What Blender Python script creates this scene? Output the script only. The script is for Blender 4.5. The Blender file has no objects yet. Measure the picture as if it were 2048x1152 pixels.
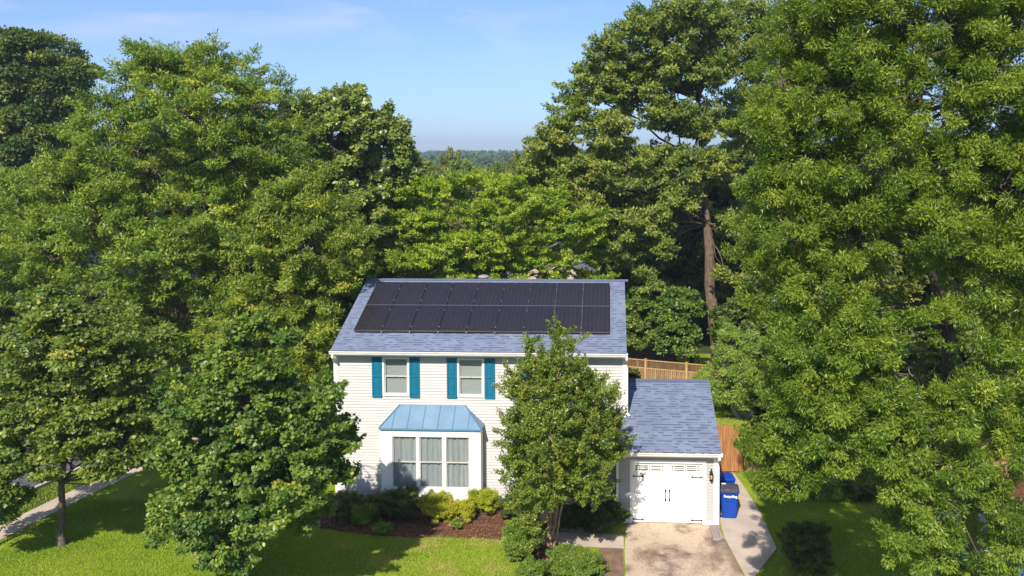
import bpy, bmesh, math, random
import numpy as np
from mathutils import Vector, Matrix
random.seed(5); rng = np.random.default_rng(5)
S = bpy.context.scene
COL = S.collection
# ------------------------------------------------------------------ camera
F, CX, CY = 1702.75, 1124.14, 395.93
CAM = np.array([9.802, -29.679, 12.294])
_y, _p, _r = np.radians([3.228, 2.597, -0.206])
FW = np.array([-np.sin(_y)*np.cos(_p), np.cos(_y)*np.cos(_p), -np.sin(_p)])
_rt = np.array([np.cos(_y), np.sin(_y), 0]); _up = np.cross(_rt, FW)
RT = _rt*np.cos(_r)+_up*np.sin(_r); UP = -_rt*np.sin(_r)+_up*np.cos(_r)
cd = bpy.data.cameras.new('camera'); co = bpy.data.objects.new('camera', cd); COL.objects.link(co)
cd.sensor_width = 36; cd.lens = F/2048*36
cd.shift_x = -(CX-1024)/2048; cd.shift_y = -(576-CY)/2048
cd.clip_end = 9000; cd.clip_start = 0.1
co.matrix_world = Matrix(((RT[0], UP[0], -FW[0], CAM[0]), (RT[1], UP[1], -FW[1], CAM[1]), (RT[2], UP[2], -FW[2], CAM[2]), (0, 0, 0, 1)))
S.camera = co
def ray(px, py): return FW+RT*(px-CX)/F-UP*(py-CY)/F
def at(px, py, Y):
    d = ray(px, py); return CAM+d*(Y-CAM[1])/d[1]
def gr(px, py, z=0.0):
    d = ray(px, py); return CAM+d*(z-CAM[2])/d[2]
# ------------------------------------------------------------------ sky and sun
SUN_EL, SUN_AZ = math.radians(41), math.radians(11)   # light travels towards +Y and a little towards +X
w = bpy.data.worlds.new("World"); S.world = w; w.use_nodes = True
nt = w.node_tree; bg = nt.nodes['Background']
sky = nt.nodes.new('ShaderNodeTexSky'); sky.sky_type = 'NISHITA'; sky.sun_disc = False
sky.sun_elevation = SUN_EL
sky.sun_rotation = math.pi+SUN_AZ
sky.altitude = 60; sky.air_density = 1.0; sky.dust_density = 0.4; sky.ozone_density = 1.5
def wn(t, **k):
    n = nt.nodes.new(t)
    for a, b in k.items(): setattr(n, a, b)
    return n
tc = wn('ShaderNodeTexCoord'); mp = wn('ShaderNodeMapping'); mp.inputs['Scale'].default_value = (1.6, 1.0, 7.0); mp.inputs['Rotation'].default_value = (0.0, 0.12, 0.0)
nt.links.new(tc.outputs['Generated'], mp.inputs['Vector'])
nz = wn('ShaderNodeTexNoise'); nz.inputs['Scale'].default_value = 2.3; nz.inputs['Detail'].default_value = 9; nz.inputs['Roughness'].default_value = .58; nz.inputs['Distortion'].default_value = .5
nt.links.new(mp.outputs[0], nz.inputs['Vector'])
cr = wn('ShaderNodeValToRGB'); cr.color_ramp.elements[0].position = .50; cr.color_ramp.elements[1].position = .70
nt.links.new(nz.outputs['Fac'], cr.inputs[0])
sx = wn('ShaderNodeSeparateXYZ'); nt.links.new(tc.outputs['Generated'], sx.inputs[0])
mr = wn('ShaderNodeMapRange'); mr.inputs[1].default_value = .09; mr.inputs[2].default_value = .2; mr.inputs[3].default_value = 0; mr.inputs[4].default_value = .72
nt.links.new(sx.outputs['Z'], mr.inputs[0])
mu = wn('ShaderNodeMath', operation='MULTIPLY'); nt.links.new(cr.outputs[0], mu.inputs[0]); nt.links.new(mr.outputs[0], mu.inputs[1])
mx = wn('ShaderNodeMix', data_type='RGBA'); mx.inputs[7].default_value = (6.0, 6.0, 6.7, 1)
nt.links.new(mu.outputs[0], mx.inputs[0]); tn = wn('ShaderNodeValToRGB'); tn.color_ramp.elements[0].position = 0.0; tn.color_ramp.elements[0].color = (.58, .75, 1.14, 1); tn.color_ramp.elements[1].position = .35; tn.color_ramp.elements[1].color = (.80, .86, .97, 1)
nt.links.new(sx.outputs['Z'], tn.inputs[0]); mt = wn('ShaderNodeMix', data_type='RGBA', blend_type='MULTIPLY'); mt.inputs[0].default_value = 1; nt.links.new(sky.outputs[0], mt.inputs[6]); nt.links.new(tn.outputs[0], mt.inputs[7])
nt.links.new(mt.outputs[2], mx.inputs[6]); nt.links.new(mx.outputs[2], bg.inputs[0])
bg.inputs[1].default_value = 0.1
sl = bpy.data.lights.new('sun', 'SUN'); sl.energy = 4.6; sl.angle = math.radians(.53); sl.color = (1, .94, .85)
so = bpy.data.objects.new('sun', sl); COL.objects.link(so)
_d = Vector((math.sin(SUN_AZ)*math.cos(SUN_EL), math.cos(SUN_AZ)*math.cos(SUN_EL), -math.sin(SUN_EL)))
so.rotation_euler = _d.to_track_quat('-Z', 'Y').to_euler(); so.location = (0, -30, 60)
S.view_settings.view_transform = 'Standard'; S.view_settings.look = 'None'; S.view_settings.gamma = 1; S.view_settings.exposure = 0.6
# ------------------------------------------------------------------ materials
def node_mat(name):
    m = bpy.data.materials.new(name); m.use_nodes = True
    return m, m.node_tree, m.node_tree.nodes['Principled BSDF']
def ramp(t, stops):
    r = t.nodes.new('ShaderNodeValToRGB'); e = r.color_ramp.elements
    while len(e) < len(stops): e.new(.5)
    for i, (p, c) in enumerate(stops): e[i].position = p; e[i].color = (*c, 1)
    return r
def noise(t, scale, detail=4, coord='Object', rough=.6, sc=(1, 1, 1), rot=(0,0,0)):
    tc = t.nodes.new('ShaderNodeTexCoord'); mp = t.nodes.new('ShaderNodeMapping'); mp.inputs['Scale'].default_value = sc; mp.inputs['Rotation'].default_value = rot
    n = t.nodes.new('ShaderNodeTexNoise'); n.inputs['Scale'].default_value = scale; n.inputs['Detail'].default_value = detail; n.inputs['Roughness'].default_value = rough
    t.links.new(tc.outputs[coord], mp.inputs[0]); t.links.new(mp.outputs[0], n.inputs['Vector']); return n
def bump(t, b, src, strength=.3, dist=.01):
    u = t.nodes.new('ShaderNodeBump'); u.inputs['Strength'].default_value = strength; u.inputs['Distance'].default_value = dist
    t.links.new(src, u.inputs['Height']); t.links.new(u.outputs[0], b.inputs['Normal'])
def mat(name, c, c2=None, rough=.6, scale=6, spec=.4, metal=0, bmp=0, sc=(1, 1, 1), bscale=None, lo=.35, hi=.65, coat=0):
    m, t, b = node_mat(name); b.inputs['Roughness'].default_value = rough; b.inputs['Specular IOR Level'].default_value = spec; b.inputs['Metallic'].default_value = metal
    c2 = c2 or tuple(v*.86 for v in c)
    n = noise(t, scale, 5, sc=sc); r = ramp(t, [(lo, c2), (hi, c)]); t.links.new(n.outputs['Fac'], r.inputs[0]); t.links.new(r.outputs[0], b.inputs['Base Color'])
    if coat: b.inputs['Coat Weight'].default_value = coat
    if bmp:
        nb = noise(t, bscale or scale*4, 4, sc=sc); bump(t, b, nb.outputs['Fac'], bmp, .01)
    return m
def mixc(t, fac, a, b, mode='MIX'):
    m = t.nodes.new('ShaderNodeMix'); m.data_type = 'RGBA'; m.blend_type = mode
    if isinstance(fac, float): m.inputs[0].default_value = fac
    else: t.links.new(fac, m.inputs[0])
    for i, v in ((6, a), (7, b)):
        if isinstance(v, tuple): m.inputs[i].default_value = (*v, 1)
        else: t.links.new(v, m.inputs[i])
    return m.outputs[2]
M = {}
M['siding'] = mat('vinyl_siding', (.55, .52, .495), (.51, .48, .46), .55, 1.3, sc=(1, 1, 3), bmp=.05, bscale=40)
M['siding_grey'] = mat('garage_siding', (.44, .42, .40), (.40, .38, .365), .6, 1.5)
M['white'] = mat('white_trim', (.86, .85, .83), (.80, .79, .76), .5, 3)
M['gutter'] = mat('gutter_paint', (.80, .78, .72), (.66, .62, .52), .45, 2.5, sc=(1, 4, 4), lo=.3, hi=.5)
M['door_white'] = mat('garage_door_paint', (.88, .87, .84), (.84, .83, .80), .45, 2)
M['soffit'] = mat('soffit_panel', (.55, .53, .50), rough=.6)
M['teal'] = mat('teal_shutter_paint', (.005, .15, .245), (.004, .125, .205), .45, 5)
M['black'] = mat('black_iron', (.012, .012, .014), rough=.45)
M['dark'] = mat('dark_interior', (.02, .02, .02), rough=.9)
M['blind'] = mat('window_blind', (.58, .59, .55), (.52, .53, .50), .8, 3, sc=(1, 1, 8))
M['bark'] = mat('bark', (.20, .145, .10), (.085, .06, .042), .9, 5, sc=(3, 3, .5), bmp=.6, bscale=9, spec=.1)
M['bark_grey'] = mat('bark_grey', (.17, .14, .11), (.08, .065, .05), .9, 6, sc=(3, 3, .6), bmp=.5, spec=.1)
M['bark_smooth'] = mat('myrtle_bark', (.48, .33, .20), (.26, .16, .09), .6, 5, sc=(3, 3, .5), spec=.2)
M['concrete'] = mat('pale_concrete', (.52, .43, .34), (.42, .34, .265), .85, 1.4, bmp=.15, bscale=60, spec=.2)
M['asphalt'] = mat('asphalt', (.13, .12, .125), (.08, .075, .08), .9, 3, bmp=.3, bscale=80, spec=.2)
M['kerb'] = mat('kerb_stone', (.48, .42, .36), rough=.85)
M['stone'] = mat('flagstone', (.25, .15, .105), (.15, .085, .06), .8, 3, bmp=.3)
M['mulch'] = mat('mulch', (.22, .095, .05), (.05, .028, .02), .95, 9, bmp=1.0, bscale=30, spec=.1)
M['chips'] = mat('mulch_chip', (.36, .18, .11), (.08, .045, .03), .9, 14, spec=.1, lo=.4, hi=.6)
M['soil'] = mat('bare_soil', (.12, .08, .05), rough=.95)
M['blue_bin'] = mat('blue_plastic', (.004, .055, .36), (.003, .045, .30), .42, 8)
M['bin_lid'] = mat('worn_lid', (.10, .085, .08), (.035, .045, .09), .5, 6)
M['rubber'] = mat('rubber', (.02, .02, .02), rough=.8)
M['hubgrey'] = mat('wheel_hub', (.25, .22, .2), rough=.5)
M['metal'] = mat('aluminium', (.75, .75, .75), rough=.3, metal=.9)
M['splash'] = mat('splash_block', (.32, .27, .27), rough=.85)
M['cedar'] = mat('cedar_boards', (.44, .20, .075), (.24, .095, .035), .75, 2.2, sc=(7, 7, .6), bmp=.25, spec=.25)
M['cedar_pale'] = mat('fence_boards', (.40, .26, .13), (.22, .125, .065), .8, 2, sc=(8, 8, .7), bmp=.25, spec=.2)
M['cedar_post'] = mat('fence_post_wood', (.52, .33, .14), (.38, .22, .09), .8, 3, sc=(4, 4, .7))
M['deck'] = mat('deck_wood', (.10, .055, .035), (.05, .03, .022), .85, 3)
M['tan_wood'] = mat('tan_wood', (.40, .24, .12), rough=.8)
M['tarp'] = mat('tarp_cloth', (.33, .36, .48), (.22, .25, .36), .6, 3, bmp=.5, bscale=4)
M['terracotta'] = mat('terracotta', (.36, .12, .06), rough=.8)
M['car_blue'] = mat('car_paint', (.004, .025, .20), rough=.3, coat=.8)
M['car_glass'] = mat('car_glass', (.01, .012, .016), rough=.08, spec=.6)
M['lamp_glass'] = mat('amber_glass', (.75, .42, .12), rough=.2)
M['brick'] = mat('brick_wall', (.36, .20, .14), (.27, .14, .095), .85, 6)
M['pale_wall'] = mat('neighbour_siding', (.44, .49, .58), (.38, .43, .52), .7, 2)
M['beige_wall'] = mat('neighbour_beige', (.50, .40, .33), rough=.7)
M['nb_roof'] = mat('neighbour_roof', (.19, .185, .19), (.13, .125, .13), .9, 8)
M['nb_roof_tan'] = mat('neighbour_tan_roof', (.50, .25, .12), (.38, .18, .085), .85, 8)
M['debris'] = mat('leaf_debris', (.22, .10, .05), (.10, .05, .03), .9, 20)
M['red_door'] = mat('red_door_paint', (.22, .035, .02), rough=.5)
M['pink'] = mat('pink_petals', (.75, .06, .16), rough=.6)
# windows: real glass over the curtains
m, t, b = node_mat('window_glass'); M['glass'] = m
tr = t.nodes.new('ShaderNodeBsdfTransparent'); tr.inputs[0].default_value = (.86, .88, .88, 1); gl = t.nodes.new('ShaderNodeBsdfGlossy'); gl.inputs[1].default_value = .03
fr = t.nodes.new('ShaderNodeFresnel'); fr.inputs[0].default_value = 1.6; ms = t.nodes.new('ShaderNodeMixShader')
ms.inputs[0].default_value = .07; t.nodes.remove(fr); t.links.new(tr.outputs[0], ms.inputs[1]); t.links.new(gl.outputs[0], ms.inputs[2]); t.links.new(ms.outputs[0], t.nodes['Material Output'].inputs[0])
M['curtain'] = mat('grey_curtain', (.56, .565, .59), (.44, .445, .48), .9, 3, sc=(4, 1, .3))
# metal bay roof
m, t, b = node_mat('blue_metal_roof'); M['bayroof'] = m; b.inputs['Roughness'].default_value = .42; b.inputs['Metallic'].default_value = .15
n = noise(t, 1.6, 6); r = ramp(t, [(.3, (.135, .225, .325)), (.7, (.175, .28, .39))]); t.links.new(n.outputs['Fac'], r.inputs[0]); t.links.new(r.outputs[0], b.inputs['Base Color'])
# shingles (UV in metres)
m, t, b = node_mat('asphalt_shingles'); M['shingle'] = m; b.inputs['Roughness'].default_value = .9; b.inputs['Specular IOR Level'].default_value = .2
uv = t.nodes.new('ShaderNodeUVMap'); uv.uv_map = 'UVMap'
def brick(w_, h_, off, mort, c1, c2, cm):
    k = t.nodes.new('ShaderNodeTexBrick'); k.inputs['Scale'].default_value = 1; k.inputs['Brick Width'].default_value = w_; k.inputs['Row Height'].default_value = h_
    k.inputs['Mortar Size'].default_value = mort; k.offset = off; k.inputs['Color1'].default_value = (*c1, 1); k.inputs['Color2'].default_value = (*c2, 1); k.inputs['Mortar'].default_value = (*cm, 1)
    k.inputs['Bias'].default_value = 0; t.links.new(uv.outputs[0], k.inputs['Vector']); return k
k1 = brick(.30, .142, .37, .004, (.15, .18, .255), (.185, .218, .305), (.11, .13, .19))
k2 = brick(.17, .142, .61, .0, (0, 0, 0), (1, 1, 1), (0, 0, 0))
rr = ramp(t, [(.48, (0, 0, 0)), (.56, (1, 1, 1))]); t.links.new(k2.outputs['Color'], rr.inputs[0])
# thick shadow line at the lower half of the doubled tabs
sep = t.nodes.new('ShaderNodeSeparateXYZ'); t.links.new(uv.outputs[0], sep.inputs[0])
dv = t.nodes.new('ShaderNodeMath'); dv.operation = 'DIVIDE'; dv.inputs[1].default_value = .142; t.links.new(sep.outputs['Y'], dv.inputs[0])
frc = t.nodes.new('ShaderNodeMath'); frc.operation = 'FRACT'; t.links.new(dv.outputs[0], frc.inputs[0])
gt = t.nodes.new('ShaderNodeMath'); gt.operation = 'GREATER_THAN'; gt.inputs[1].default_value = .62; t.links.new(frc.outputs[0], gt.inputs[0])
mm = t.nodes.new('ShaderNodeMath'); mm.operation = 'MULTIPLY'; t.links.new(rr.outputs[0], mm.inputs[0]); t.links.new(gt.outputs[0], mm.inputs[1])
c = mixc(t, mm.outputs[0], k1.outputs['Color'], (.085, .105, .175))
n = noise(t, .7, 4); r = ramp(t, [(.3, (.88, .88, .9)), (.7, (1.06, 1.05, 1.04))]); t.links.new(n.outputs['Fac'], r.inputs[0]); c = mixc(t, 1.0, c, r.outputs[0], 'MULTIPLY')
n = noise(t, 90, 2); r = ramp(t, [(.3, (.8, .8, .8)), (.7, (1.2, 1.2, 1.2))]); t.links.new(n.outputs['Fac'], r.inputs[0]); c = mixc(t, 1.0, c, r.outputs[0], 'MULTIPLY')
t.links.new(c, b.inputs['Base Color']); bump(t, b, frc.outputs[0], .5, .006)
# solar cells (UV in metres)
m, t, b = node_mat('solar_cells'); M['cells'] = m; b.inputs['Roughness'].default_value = .22; b.inputs['Specular IOR Level'].default_value = .35
uv = t.nodes.new('ShaderNodeUVMap'); uv.uv_map = 'UVMap'
k1 = brick(.158, .079, 0, .0045, (.016, .015, .021), (.021, .019, .026), (.045, .042, .052))
n = noise(t, .5, 3); r = ramp(t, [(.3, (.8, .8, .9)), (.7, (1.15, 1.05, 1.0))]); t.links.new(n.outputs['Fac'], r.inputs[0])
t.links.new(mixc(t, 1.0, k1.outputs['Color'], r.outputs[0], 'MULTIPLY'), b.inputs['Base Color'])
M['panel_frame'] = mat('panel_frame', (.03, .026, .03), rough=.35, metal=.5)
M['panel_skirt'] = mat('panel_skirt', (.16, .12, .10), rough=.5, metal=.3)
# lawn
m, t, b = node_mat('lawn'); M['lawn'] = m; b.inputs['Roughness'].default_value = .9; b.inputs['Specular IOR Level'].default_value = .15
n = noise(t, .45, 6); r = ramp(t, [(.3, (.14, .22, .018)), (.5, (.22, .30, .024)), (.7, (.32, .35, .04))]); t.links.new(n.outputs['Fac'], r.inputs[0])
n2 = noise(t, .75, 5, rough=.65); r2 = ramp(t, [(.60, (0, 0, 0)), (.72, (1, 1, 1))]); t.links.new(n2.outputs['Fac'], r2.inputs[0])
c = mixc(t, r2.outputs[0], r.outputs[0], (.38, .29, .10))
n3 = noise(t, 35, 4); r3 = ramp(t, [(.3, (.6, .65, .6)), (.7, (1.3, 1.25, 1.2))]); t.links.new(n3.outputs['Fac'], r3.inputs[0]); c = mixc(t, 1.0, c, r3.outputs[0], 'MULTIPLY')
t.links.new(c, b.inputs['Base Color']); bump(t, b, n3.outputs['Fac'], .6, .03)
M['woodfloor'] = mat('woodland_floor', (.06, .075, .02), (.035, .04, .015), .95, .5, spec=.1)
# driveway: exposed aggregate with stains
m, t, b = node_mat('aggregate_driveway'); M['drive'] = m; b.inputs['Roughness'].default_value = .85; b.inputs['Specular IOR Level'].default_value = .2
n = noise(t, .9, 7, rough=.65); r = ramp(t, [(.34, (.20, .15, .11)), (.49, (.50, .39, .285)), (.72, (.57, .44, .30))]); t.links.new(n.outputs['Fac'], r.inputs[0])
n2 = noise(t, 26, 5, rough=.75); r2 = ramp(t, [(.30, (.42, .34, .30)), (.48, (1, 1, 1)), (.75, (1.15, 1.12, 1.1))]); t.links.new(n2.outputs['Fac'], r2.inputs[0])
n4 = noise(t, .55, 6, rough=.7, sc=(1, .6, 1)); r4 = ramp(t, [(.40, (.52, .47, .44)), (.52, (1, 1, 1))]); t.links.new(n4.outputs['Fac'], r4.inputs[0])
t.links.new(mixc(t, 1.0, mixc(t, 1.0, r.outputs[0], r2.outputs[0], 'MULTIPLY'), r4.outputs[0], 'MULTIPLY'), b.inputs['Base Color']); bump(t, b, n2.outputs['Fac'], .4, .01)
def leafmat(name, dark, mid, light, rough=.42, spec=.5, trans=.32, accent=None):
    m, t, b = node_mat(name); b.inputs['Roughness'].default_value = rough; b.inputs['Specular IOR Level'].default_value = spec
    a = t.nodes.new('ShaderNodeAttribute'); a.attribute_name = 'tint'
    st = [(.0, dark), (.45, mid), (.9, light)]
    if accent: st += [(1.0, accent)]
    r = ramp(t, st); t.links.new(a.outputs['Fac'], r.inputs[0])
    oi = t.nodes.new('ShaderNodeObjectInfo'); hs = t.nodes.new('ShaderNodeHueSaturation')
    mr1 = t.nodes.new('ShaderNodeMapRange'); mr1.inputs[3].default_value = .485; mr1.inputs[4].default_value = .512; t.links.new(oi.outputs['Random'], mr1.inputs[0]); t.links.new(mr1.outputs[0], hs.inputs['Hue'])
    t.links.new(r.outputs[0], hs.inputs['Color']); t.links.new(hs.outputs[0], b.inputs['Base Color'])
    tl = t.nodes.new('ShaderNodeBsdfTranslucent'); br = mixc(t, 1.0, hs.outputs[0], (1.5, 1.7, .8), 'MULTIPLY'); t.links.new(br, tl.inputs[0])
    ms = t.nodes.new('ShaderNodeMixShader'); ms.inputs[0].default_value = trans; t.links.new(b.outputs[0], ms.inputs[1]); t.links.new(tl.outputs[0], ms.inputs[2])
    t.links.new(ms.outputs[0], t.nodes['Material Output'].inputs[0]); return m
L = {}
L['willow'] = leafmat('willow_oak_leaves', (.080, .135, .014), (.165, .235, .020), (.31, .355, .034), .45, .45, accent=(.42, .40, .05))
L['oak'] = leafmat('oak_leaves', (.085, .145, .030), (.185, .255, .044), (.33, .36, .07), .52, .35)
L['darkoak'] = leafmat('dark_oak_leaves', (.05, .088, .018), (.105, .15, .026), (.28, .28, .042), .5, .4)
L['bright'] = leafmat('bright_willow_leaves', (.095, .165, .020), (.185, .27, .030), (.35, .39, .045), .5, .4, accent=(.46, .43, .05))
L['gum'] = leafmat('sweetgum_leaves', (.095, .15, .032), (.20, .26, .05), (.36, .38, .09), .36, .6, .25)
L['elm'] = leafmat('elm_leaves', (.13, .22, .018), (.26, .36, .028), (.42, .47, .05), .5, .35)
L['maple'] = leafmat('maple_leaves', (.068, .125, .024), (.135, .21, .032), (.26, .315, .046), .45, .5, accent=(0.410, 0.389, 0.045))
L['myrtle'] = leafmat('myrtle_leaves', (.080, .145, .020), (.155, .235, .028), (.29, .33, .042), .40, .5, accent=(.28, .2, .04))
L['shrubdark'] = leafmat('dark_shrub_leaves', (0.048, 0.078, 0.018), (0.090, 0.126, 0.024), (0.166, 0.192, 0.031), .4, .45)
L['shrubyellow'] = leafmat('golden_shrub_leaves', (0.216, 0.257, 0.020), (0.405, 0.419, 0.027), (0.500, 0.500, 0.041), .5, .3)
L['shrubgreen'] = leafmat('green_shrub_leaves', (0.094, 0.162, 0.024), (0.167, 0.259, 0.030), (0.298, 0.356, 0.045), .4, .45)
L['pale'] = leafmat('pale_leaves', (0.167, 0.244, 0.037), (0.261, 0.341, 0.052), (0.410, 0.454, 0.089), .45, .45)
L['olive'] = leafmat('olive_leaves', (.085, .125, .020), (.17, .22, .030), (.30, .31, .045), .5, .3)
L['far'] = leafmat('forest_leaves', (0.057, 0.097, 0.026), (0.094, 0.145, 0.033), (0.149, 0.194, 0.045), .6, .2)
M['blade'] = leafmat('grass_blades', (.16, .26, .018), (.28, .37, .028), (.38, .41, .05), .6, .25, accent=(.50, .38, .16))
# ------------------------------------------------------------------ object helpers
def link(o, parent=None, label=None, cat=None, group=None, kind=None):
    COL.objects.link(o)
    if parent: o.parent = parent
    if label: o['label'] = label
    if cat: o['category'] = cat
    if group: o['group'] = group
    if kind: o['kind'] = kind
    return o
def empty(name, loc, label, cat, group=None, rz=0):
    o = bpy.data.objects.new(name, None); o.location = loc; o.rotation_euler.z = rz; o.empty_display_size = .2
    return link(o, None, label, cat, group)
def build(name, bm, m, parent=None, local=True, smooth=False, **k):
    """one mesh object; world coordinates unless the parent's frame is wanted"""
    bmesh.ops.recalc_face_normals(bm, faces=bm.faces)
    me = bpy.data.meshes.new(name); bm.to_mesh(me); bm.free()
    if isinstance(m, (list, tuple)):
        for q in m: me.materials.append(q)
    else: me.materials.append(m)
    if smooth:
        for p in me.polygons: p.use_smooth = True
    o = bpy.data.objects.new(name, me); link(o, parent, **k)
    if parent and not local:
        off = parent.location.copy(); pp = parent.parent
        while pp: off = off+pp.location; pp = pp.parent
        o.location = -off
    return o
def Bm(): return bmesh.new()
def box(bm, x0, x1, y0, y1, z0, z1, mi=0):
    v = [bm.verts.new((x, y, z)) for z in (z0, z1) for y in (y0, y1) for x in (x0, x1)]
    for f in ((0, 1, 5, 4), (1, 3, 7, 5), (3, 2, 6, 7), (2, 0, 4, 6), (4, 5, 7, 6), (0, 2, 3, 1)):
        g = bm.faces.new([v[i] for i in f]); g.material_index = mi
    return v
def obox(bm, c, ax, ay, az, mi=0):
    """oriented box: centre and half-axis vectors"""
    c, ax, ay, az = map(Vector, (c, ax, ay, az))
    v = [bm.verts.new(c+sx*ax+sy*ay+sz*az) for sz in (-1, 1) for sy in (-1, 1) for sx in (-1, 1)]
    for f in ((0, 1, 5, 4), (1, 3, 7, 5), (3, 2, 6, 7), (2, 0, 4, 6), (4, 5, 7, 6), (0, 2, 3, 1)):
        g = bm.faces.new([v[i] for i in f]); g.material_index = mi
def bar(bm, a, b_, w_, h_):
    a, b_ = Vector(a), Vector(b_); d = (b_-a); l = d.length; d.normalize()
    s = d.cross(Vector((0, 0, 1))); s = s.normalized() if s.length > 1e-4 else Vector((1, 0, 0)); u = s.cross(d)
    obox(bm, (a+b_)/2, d*l/2, s*w_/2, u*h_/2)
def tube(bm, pts, rads, n=8, cap=True):
    rings = []
    pts = [Vector(p) for p in pts]
    for i, p in enumerate(pts):
        d = (pts[min(i+1, len(pts)-1)]-pts[max(i-1, 0)]).normalized()
        s = d.cross(Vector((.13, .07, 1))) if abs(d.z) < .95 else d.cross(Vector((1, 0, 0))); s.normalize(); u = s.cross(d)
        rings.append([bm.verts.new(p+(s*math.cos(2*math.pi*j/n)+u*math.sin(2*math.pi*j/n))*rads[i]) for j in range(n)])
    for a, b_ in zip(rings, rings[1:]):
        for j in range(n): bm.faces.new((a[j], a[(j+1) % n], b_[(j+1) % n], b_[j]))
    if cap: bm.faces.new(rings[0][::-1]); bm.faces.new(rings[-1])
def poly(bm, pts, z=None):
    return bm.faces.new([bm.verts.new((p[0], p[1], p[2] if z is None else z)) for p in pts])
def prism(bm, prof, x0, x1):
    """profile of (y,z) extruded along x"""
    a = [bm.verts.new((x0, y, z)) for y, z in prof]; b_ = [bm.verts.new((x1, y, z)) for y, z in prof]; n = len(prof)
    for i in range(n): bm.faces.new((a[i], a[(i+1) % n], b_[(i+1) % n], b_[i]))
    bm.faces.new(a[::-1]); bm.faces.new(b_)
def arrmesh(name, V, Fq, m, parent=None, tint=None, **k):
    V = np.asarray(V, np.float32); Fq = np.asarray(Fq, np.int32); nv = Fq.shape[1]
    me = bpy.data.meshes.new(name); me.vertices.add(len(V)); me.vertices.foreach_set('co', V.ravel())
    me.loops.add(Fq.size); me.loops.foreach_set('vertex_index', Fq.ravel())
    me.polygons.add(len(Fq)); me.polygons.foreach_set('loop_start', np.arange(0, Fq.size, nv, dtype=np.int32)); me.polygons.foreach_set('loop_total', np.full(len(Fq), nv, np.int32))
    if tint is not None:
        at_ = me.attributes.new('tint', 'FLOAT', 'FACE'); at_.data.foreach_set('value', np.clip(tint, 0, 1).astype(np.float32))
    me.update(calc_edges=True); me.materials.append(m)
    o = bpy.data.objects.new(name, me); return link(o, parent, **k)
# ------------------------------------------------------------------ vegetation generator
def unit(v): return v/np.maximum(np.linalg.norm(v, axis=1, keepdims=True), 1e-6)
def leaves(P, A, N, Ln, Wd, mid=.45):
    """quads: position, long axis, normal, length, width"""
    A = unit(A); B = unit(np.cross(N, A)); Nn = np.cross(A, B); Ln = Ln[:, None]; Wd = Wd[:, None]
    fold = Nn*Wd*.22
    V = np.stack([P, P+A*Ln*mid+B*Wd/2-fold, P+A*Ln, P+A*Ln*mid-B*Wd/2-fold], 1).reshape(-1, 3)
    return V, np.arange(len(V)).reshape(-1, 4)
def tubes(P0, P1, R0, R1, n=4):
    P0, P1 = np.asarray(P0, float), np.asarray(P1, float); R0, R1 = np.asarray(R0, float), np.asarray(R1, float)
    d = unit(P1-P0); ref = np.where(np.abs(d[:, 2:3]) < .9, [[0, 0, 1.]], [[1., 0, 0]]); s = unit(np.cross(d, ref)); u = np.cross(s, d)
    an = np.arange(n)*2*np.pi/n; c, si = np.cos(an)[None, :, None], np.sin(an)[None, :, None]
    off = s[:, None, :]*c+u[:, None, :]*si
    V = np.concatenate([P0[:, None]+off*R0[:, None, None], P1[:, None]+off*R1[:, None, None]], 1)
    m_ = len(P0); base = (np.arange(m_)*2*n)[:, None]; j = np.arange(n)[None]; k = (j+1) % n
    Fq = np.stack([base+j, base+k, base+n+k, base+n+j], -1).reshape(-1, 4)
    return V.reshape(-1, 3), Fq
def chain(a, b_, r0, r1, seg, wob, sag=0):
    """wobbly tapered limb as segment arrays"""
    a, b_ = np.asarray(a, float), np.asarray(b_, float); tt = np.linspace(0, 1, seg+1)[:, None]
    p = a+(b_-a)*tt; L_ = np.linalg.norm(b_-a); p[1:-1] += rng.normal(0, wob*L_, (seg-1, 3)); p[:, 2] += sag*L_*np.sin(tt[:, 0]*np.pi)
    r = r0+(r1-r0)*tt[:, 0]; return p[:-1], p[1:], r[:-1], r[1:]
KM, NM = 1.45, 3.6
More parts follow.
